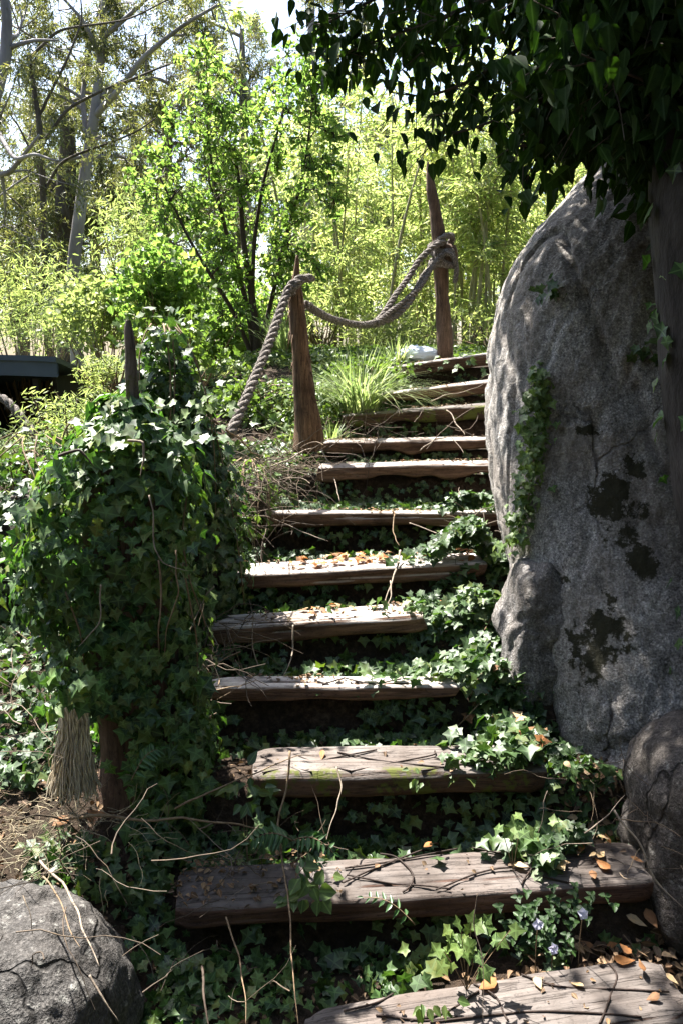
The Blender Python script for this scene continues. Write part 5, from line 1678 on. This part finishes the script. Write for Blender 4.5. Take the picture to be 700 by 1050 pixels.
bush(15, 462, 5.3, .5, .16, 1700, .05, M['silver'], 'pale weedy patch at the left edge below the shed', SICKLE, .2)
bush(12, 500, 4.0, .35, .25, 1600, .045, M['silver'], 'soft silvery weed clump at the left edge beside the ivy stump', SICKLE, .0)
bush(75, 425, 5.0, .4, .22, 1300, .05, M['bush'], 'sunlit weeds between the shed and the ivy stump', SICKLE, .2)

bush(30, 338, 9.8, .9, .3, 2200, .08, M['bush'], 'feathery low scrub directly behind the shed roof', SICKLE, .3)

# ------------------------------------------------------------------ bamboo
N_C = 74
for q in range(N_C):
    if q < 8: px, Y = [(486, 9.3), (492, 9.5), (500, 9.2), (513, 9.6), (478, 9.9), (468, 9.6), (350, 9.3), (505, 9.9)][q]
    else: px, Y = R.uniform(300, 640), R.uniform(9.0, 13.5)
    c = A(px, 350, Y); g = G1(c[0], Y)
    H = R.uniform(2.6, 4.3); lean = R.normal(0, .12, 2)
    ts = np.linspace(0, 1, 14)
    P = np.stack([c[0] + lean[0] * H * ts ** 2 + .05 * np.sin(ts * 3 + q), Y + lean[1] * H * ts ** 2, g - .03 + H * ts * (1 - .06 * ts)], -1)
    dry = q % 4 == 1
    lab = ('pale dry bare bamboo cane in the sunlit grove' if dry else 'leafy green bamboo cane in the sunlit grove')
    grp = 'dry bamboo canes' if dry else 'green bamboo canes'
    root = empty('bamboo_cane', P[0], lab, 'bamboo', grp)
    mb = MB()
    fine = np.stack([np.interp(np.linspace(0, 1, 57), ts, P[:, k]) for k in range(3)], -1)
    r0 = R.uniform(.014, .026)
    rr = np.linspace(r0, r0 * .35, 57); rr[::4] *= 1.22
    mb.tube(fine, rr, 7); mb.build('stem', M['cane_dry' if dry else 'cane'], root)
    mb = MB(); ms = MB()
    nb = 16 if not dry else 8
    for w_ in range(nb):
        f = R.uniform(.16 if not dry else .5, 1.0); i = f * 56; p = fine[int(i)]
        a = R.uniform(0, 6.28); L = R.uniform(.3, .7)
        d = np.array([math.cos(a), math.sin(a), .5])
        tt = np.linspace(0, 1, 6)[:, None]
        B = p + d * L * tt + np.array([0, 0, -.55 * L]) * tt ** 2
        ms.tube(B, np.linspace(.005, .002, 6), 4, False)
        n = 34
        u = R.random(n); LP = p + d * L * u[:, None] + np.array([0, 0, -.55 * L]) * (u ** 2)[:, None] + rnd(n, .06)
        leaves(mb, LANCE, LP, rnd(n, .6) + np.array([0, 0, .8]), np.stack([d[0] + R.normal(0, .7, n), d[1] + R.normal(0, .7, n), R.normal(-.7, .5, n)], -1), R.uniform(.10, .19, n))
    ms.build('branch', M['cane'], root)
    mb.build('foliage', M['bamboo_leaf'], root)

# ------------------------------------------------------------------ dark overhanging tree at the upper right
tb = np.array([1.42, 2.35, G1(1.3, 2.35) - .05])
trunk = [tb, A(778, 620, 2.4), A(760, 400, 2.4), A(742, 200, 2.42), A(745, 60, 2.6), np.array([1.5, 2.9, 4.2])]
root = empty('overhanging_tree', tb, 'dark leafy tree beside the boulder whose drooping branches fill the upper right corner', 'tree')
mb = MB()
i0 = np.arange(6); t = np.linspace(0, 5, 70)
TP = np.stack([np.interp(t, i0, np.array(trunk)[:, c]) for c in range(3)], -1)
for _ in range(6): TP[1:-1] = TP[1:-1] * .5 + .25 * (TP[:-2] + TP[2:])
mb.tube(TP, np.interp(t, i0, [.27, .22, .22, .21, .18, .1]), 28, True, .22, 14)
mb.build('trunk', M['fig_bark'], root)
br, lf = MB(), MB()
n = 130
ii_ = R.integers(6, 50, n); aa_ = R.uniform(rad(150), rad(300), n)
kk_ = np.abs(fbm(np.stack([ii_ * .12, aa_ * 1.5, 0 * aa_], -1), 2, 91)) > .12
ii_, aa_ = ii_[kk_], aa_[kk_]; n = len(ii_)
tr_ = np.interp(t, i0, [.27, .22, .22, .21, .18, .1])[ii_] * 1.08
ov_ = np.stack([np.cos(aa_), np.sin(aa_), 0 * aa_], -1)
mb = MB(); leaves(mb, IVY, TP[ii_] + ov_ * tr_[:, None] + rnd(n, .012), ov_ + rnd(n, .35) + np.array([0, 0, .3]), np.array([0, 0, -1.0]) + rnd(n, .4), R.uniform(.03, .055, n))
mb.build('ivy_foliage', M['ivy_dark'], root)


def leafy_branch(pts, r0, nl, size, sp=.05, twigs=6, tl=.22):
    P = np.asarray(pts, float)
    tt = np.linspace(0, len(P) - 1, 24); B = np.stack([np.interp(tt, np.arange(len(P)), P[:, c]) for c in range(3)], -1)
    for _ in range(3): B[1:-1] = B[1:-1] * .5 + .25 * (B[:-2] + B[2:])
    br.tube(B, np.linspace(r0, .002, 24), 6, False)
    for q in range(twigs):
        i = int(R.integers(5, 24)); p = B[i]
        d = norm(rnd(1)[0] * np.array([1, .8, .5]) + norm(B[-1] - B[0]) * .6 + np.array([0, 0, -.35]))
        L = tl * R.uniform(.5, 1.3)
        T_ = np.array([p, p + d * L * .5, p + d * L + np.array([0, 0, -.25 * L])])
        br.tube(T_, [.0028, .002, .0012], 4, False)
        n = nl
        u = R.random(n)[:, None]
        LP = p + d * L * u + rnd(n, sp)
        leaves(lf, OVATE_D, LP, np.stack([R.normal(0, .5, n), R.normal(-.5, .5, n), R.normal(.35, .35, n)], -1), np.stack([R.normal(0, .35, n), R.normal(0, .35, n), -np.ones(n)], -1), R.uniform(.7, 1.2, n) * size)


OVATE_D = T_ovate(.31, .15)
# fringe branches reaching left (px,py at Y)
hub = np.array([1.5, 3.0, 2.75])
for pts, nl, tw in (
        ([(640, -60, 3.1), (560, 30, 3.2), (490, 80, 3.2), (440, 100, 3.2), (400, 95, 3.2)], 6, 15),
        ([(650, -20, 3.0), (600, 60, 3.0), (540, 110, 3.0), (490, 130, 3.0), (455, 140, 3.0)], 6, 15),
        ([(640, -80, 3.3), (540, -20, 3.4), (450, 20, 3.5), (390, 40, 3.5), (340, 60, 3.5)], 6, 18),
        ([(640, -120, 3.2), (530, -70, 3.3), (430, -20, 3.4), (370, 5, 3.4), (325, 30, 3.4)], 6, 18),
        ([(660, 20, 2.9), (620, 90, 2.8), (580, 130, 2.8), (545, 150, 2.8), (520, 150, 2.8)], 6, 14),
        ([(640, -40, 3.3), (570, 10, 3.4), (500, 40, 3.4), (430, 55, 3.4)], 7, 16),
        ([(640, -100, 3.1), (560, -40, 3.1), (480, 10, 3.1), (420, 30, 3.1)], 7, 16),
        ([(660, 0, 2.8), (610, 60, 2.7), (560, 100, 2.7), (530, 110, 2.7)], 7, 16),
        ([(660, 50, 2.9), (640, 90, 2.75), (615, 120, 2.7), (595, 135, 2.7)], 7, 14)):
    leafy_branch([TP[48]] + [A(*p) for p in pts], .016, nl + 2, .064, .05, tw + 5, .2)
# dense mass
for q in range(300):
    px = 565 + 240 * R.random() ** .85; py = R.uniform(-230, 128)
    if py > 75 and px < 620: py -= 60
    Yq = R.uniform(2.3, 3.9)
    c = A(px, py, Yq)
    if c[0] < .5: continue
    p0 = TP[int(R.integers(35, 66))]
    mid = (p0 + c) / 2 + np.array([0, 0, .15])
    leafy_branch([p0, mid, c], .008, 14, .068, .08, 7, .24)
for q in range(120):   # the crown goes on above the frame, up and back to the left
    c = np.array([R.uniform(-.15, 1.9), R.uniform(3.4, 5.0), R.uniform(4.0, 5.4)])
    p0 = TP[int(R.integers(58, 69))]
    leafy_branch([p0, (p0 + c) / 2 + np.array([0, 0, .35]), c], .012, 12, .095, .12, 9, .4)
for q in range(60):  # unseen crown clusters added above the frame to shade the lower boulder
    c = np.array([R.uniform(-.75, .1), R.uniform(3.6, 4.5), R.uniform(4.0, 5.0)])
    p0 = TP[int(R.integers(58, 69))]
    leafy_branch([p0, (p0 + c) / 2 + np.array([0, 0, .35]), c], .012, 12, .095, .12, 9, .4)
for q in range(70):   # crown beyond the frame, above
    c = np.array([R.uniform(.2, 3.4), R.uniform(1.6, 4.6), R.uniform(3.0, 4.6)])
    p0 = TP[int(R.integers(45, 69))]
    leafy_branch([p0, (p0 + c) / 2 + np.array([0, 0, .2]), c], .01, 10, .105, .11, 8, .35)
br.build('branch', M['bark_dark'], root)
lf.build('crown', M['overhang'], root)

# ------------------------------------------------------------------ light, sky, camera
SUN_AZ, SUN_EL = rad(-38), rad(58)
S = Vector((math.sin(SUN_AZ) * math.cos(SUN_EL), math.cos(SUN_AZ) * math.cos(SUN_EL), math.sin(SUN_EL)))
ld = bpy.data.lights.new('sun', 'SUN'); ld.energy = 5.0; ld.angle = rad(.53); ld.color = (1, .955, .88)
lo = bpy.data.objects.new('sun', ld); COL.objects.link(lo)
lo.rotation_euler = S.to_track_quat('Z', 'Y').to_euler(); lo.location = S * 30
w = bpy.data.worlds.new('World'); sc.world = w; w.use_nodes = True
nt = w.node_tree
for n in list(nt.nodes): nt.nodes.remove(n)
sky = nt.nodes.new('ShaderNodeTexSky'); sky.sky_type = 'NISHITA'; sky.sun_disc = False
sky.sun_elevation = SUN_EL; sky.sun_rotation = SUN_AZ % (2 * math.pi); sky.air_density = 1.0; sky.dust_density = 2.0; sky.ozone_density = 1.0
bg = nt.nodes.new('ShaderNodeBackground'); bg.inputs[1].default_value = .07
wo = nt.nodes.new('ShaderNodeOutputWorld')
nt.links.new(sky.outputs[0], bg.inputs[0]); nt.links.new(bg.outputs[0], wo.inputs[0])

cd = bpy.data.cameras.new('camera'); co = bpy.data.objects.new('camera', cd); COL.objects.link(co)
co.location = (0, 0, EZ); co.rotation_euler = (math.pi / 2 - TILT, 0, 0)
cd.sensor_fit = 'VERTICAL'; cd.sensor_height = 24; cd.lens = 24 * FPX / 1050.0
cd.clip_start = .05; cd.clip_end = 800
sc.camera = co
sc.view_settings.view_transform = 'Standard'; sc.view_settings.look = 'None'
sc.view_settings.exposure = 2.5; sc.view_settings.gamma = 1; sc.view_settings.use_curve_mapping = False
sc.render.engine = 'CYCLES'
cy = sc.cycles
cy.max_bounces = 6; cy.diffuse_bounces = 4; cy.glossy_bounces = 2; cy.transmission_bounces = 4; cy.transparent_max_bounces = 4
cy.use_denoising = True
cy.use_adaptive_sampling = True; cy.adaptive_threshold = .02
cy.caustics_reflective = False; cy.caustics_refractive = False
sc.render.resolution_x, sc.render.resolution_y = 682, 1024
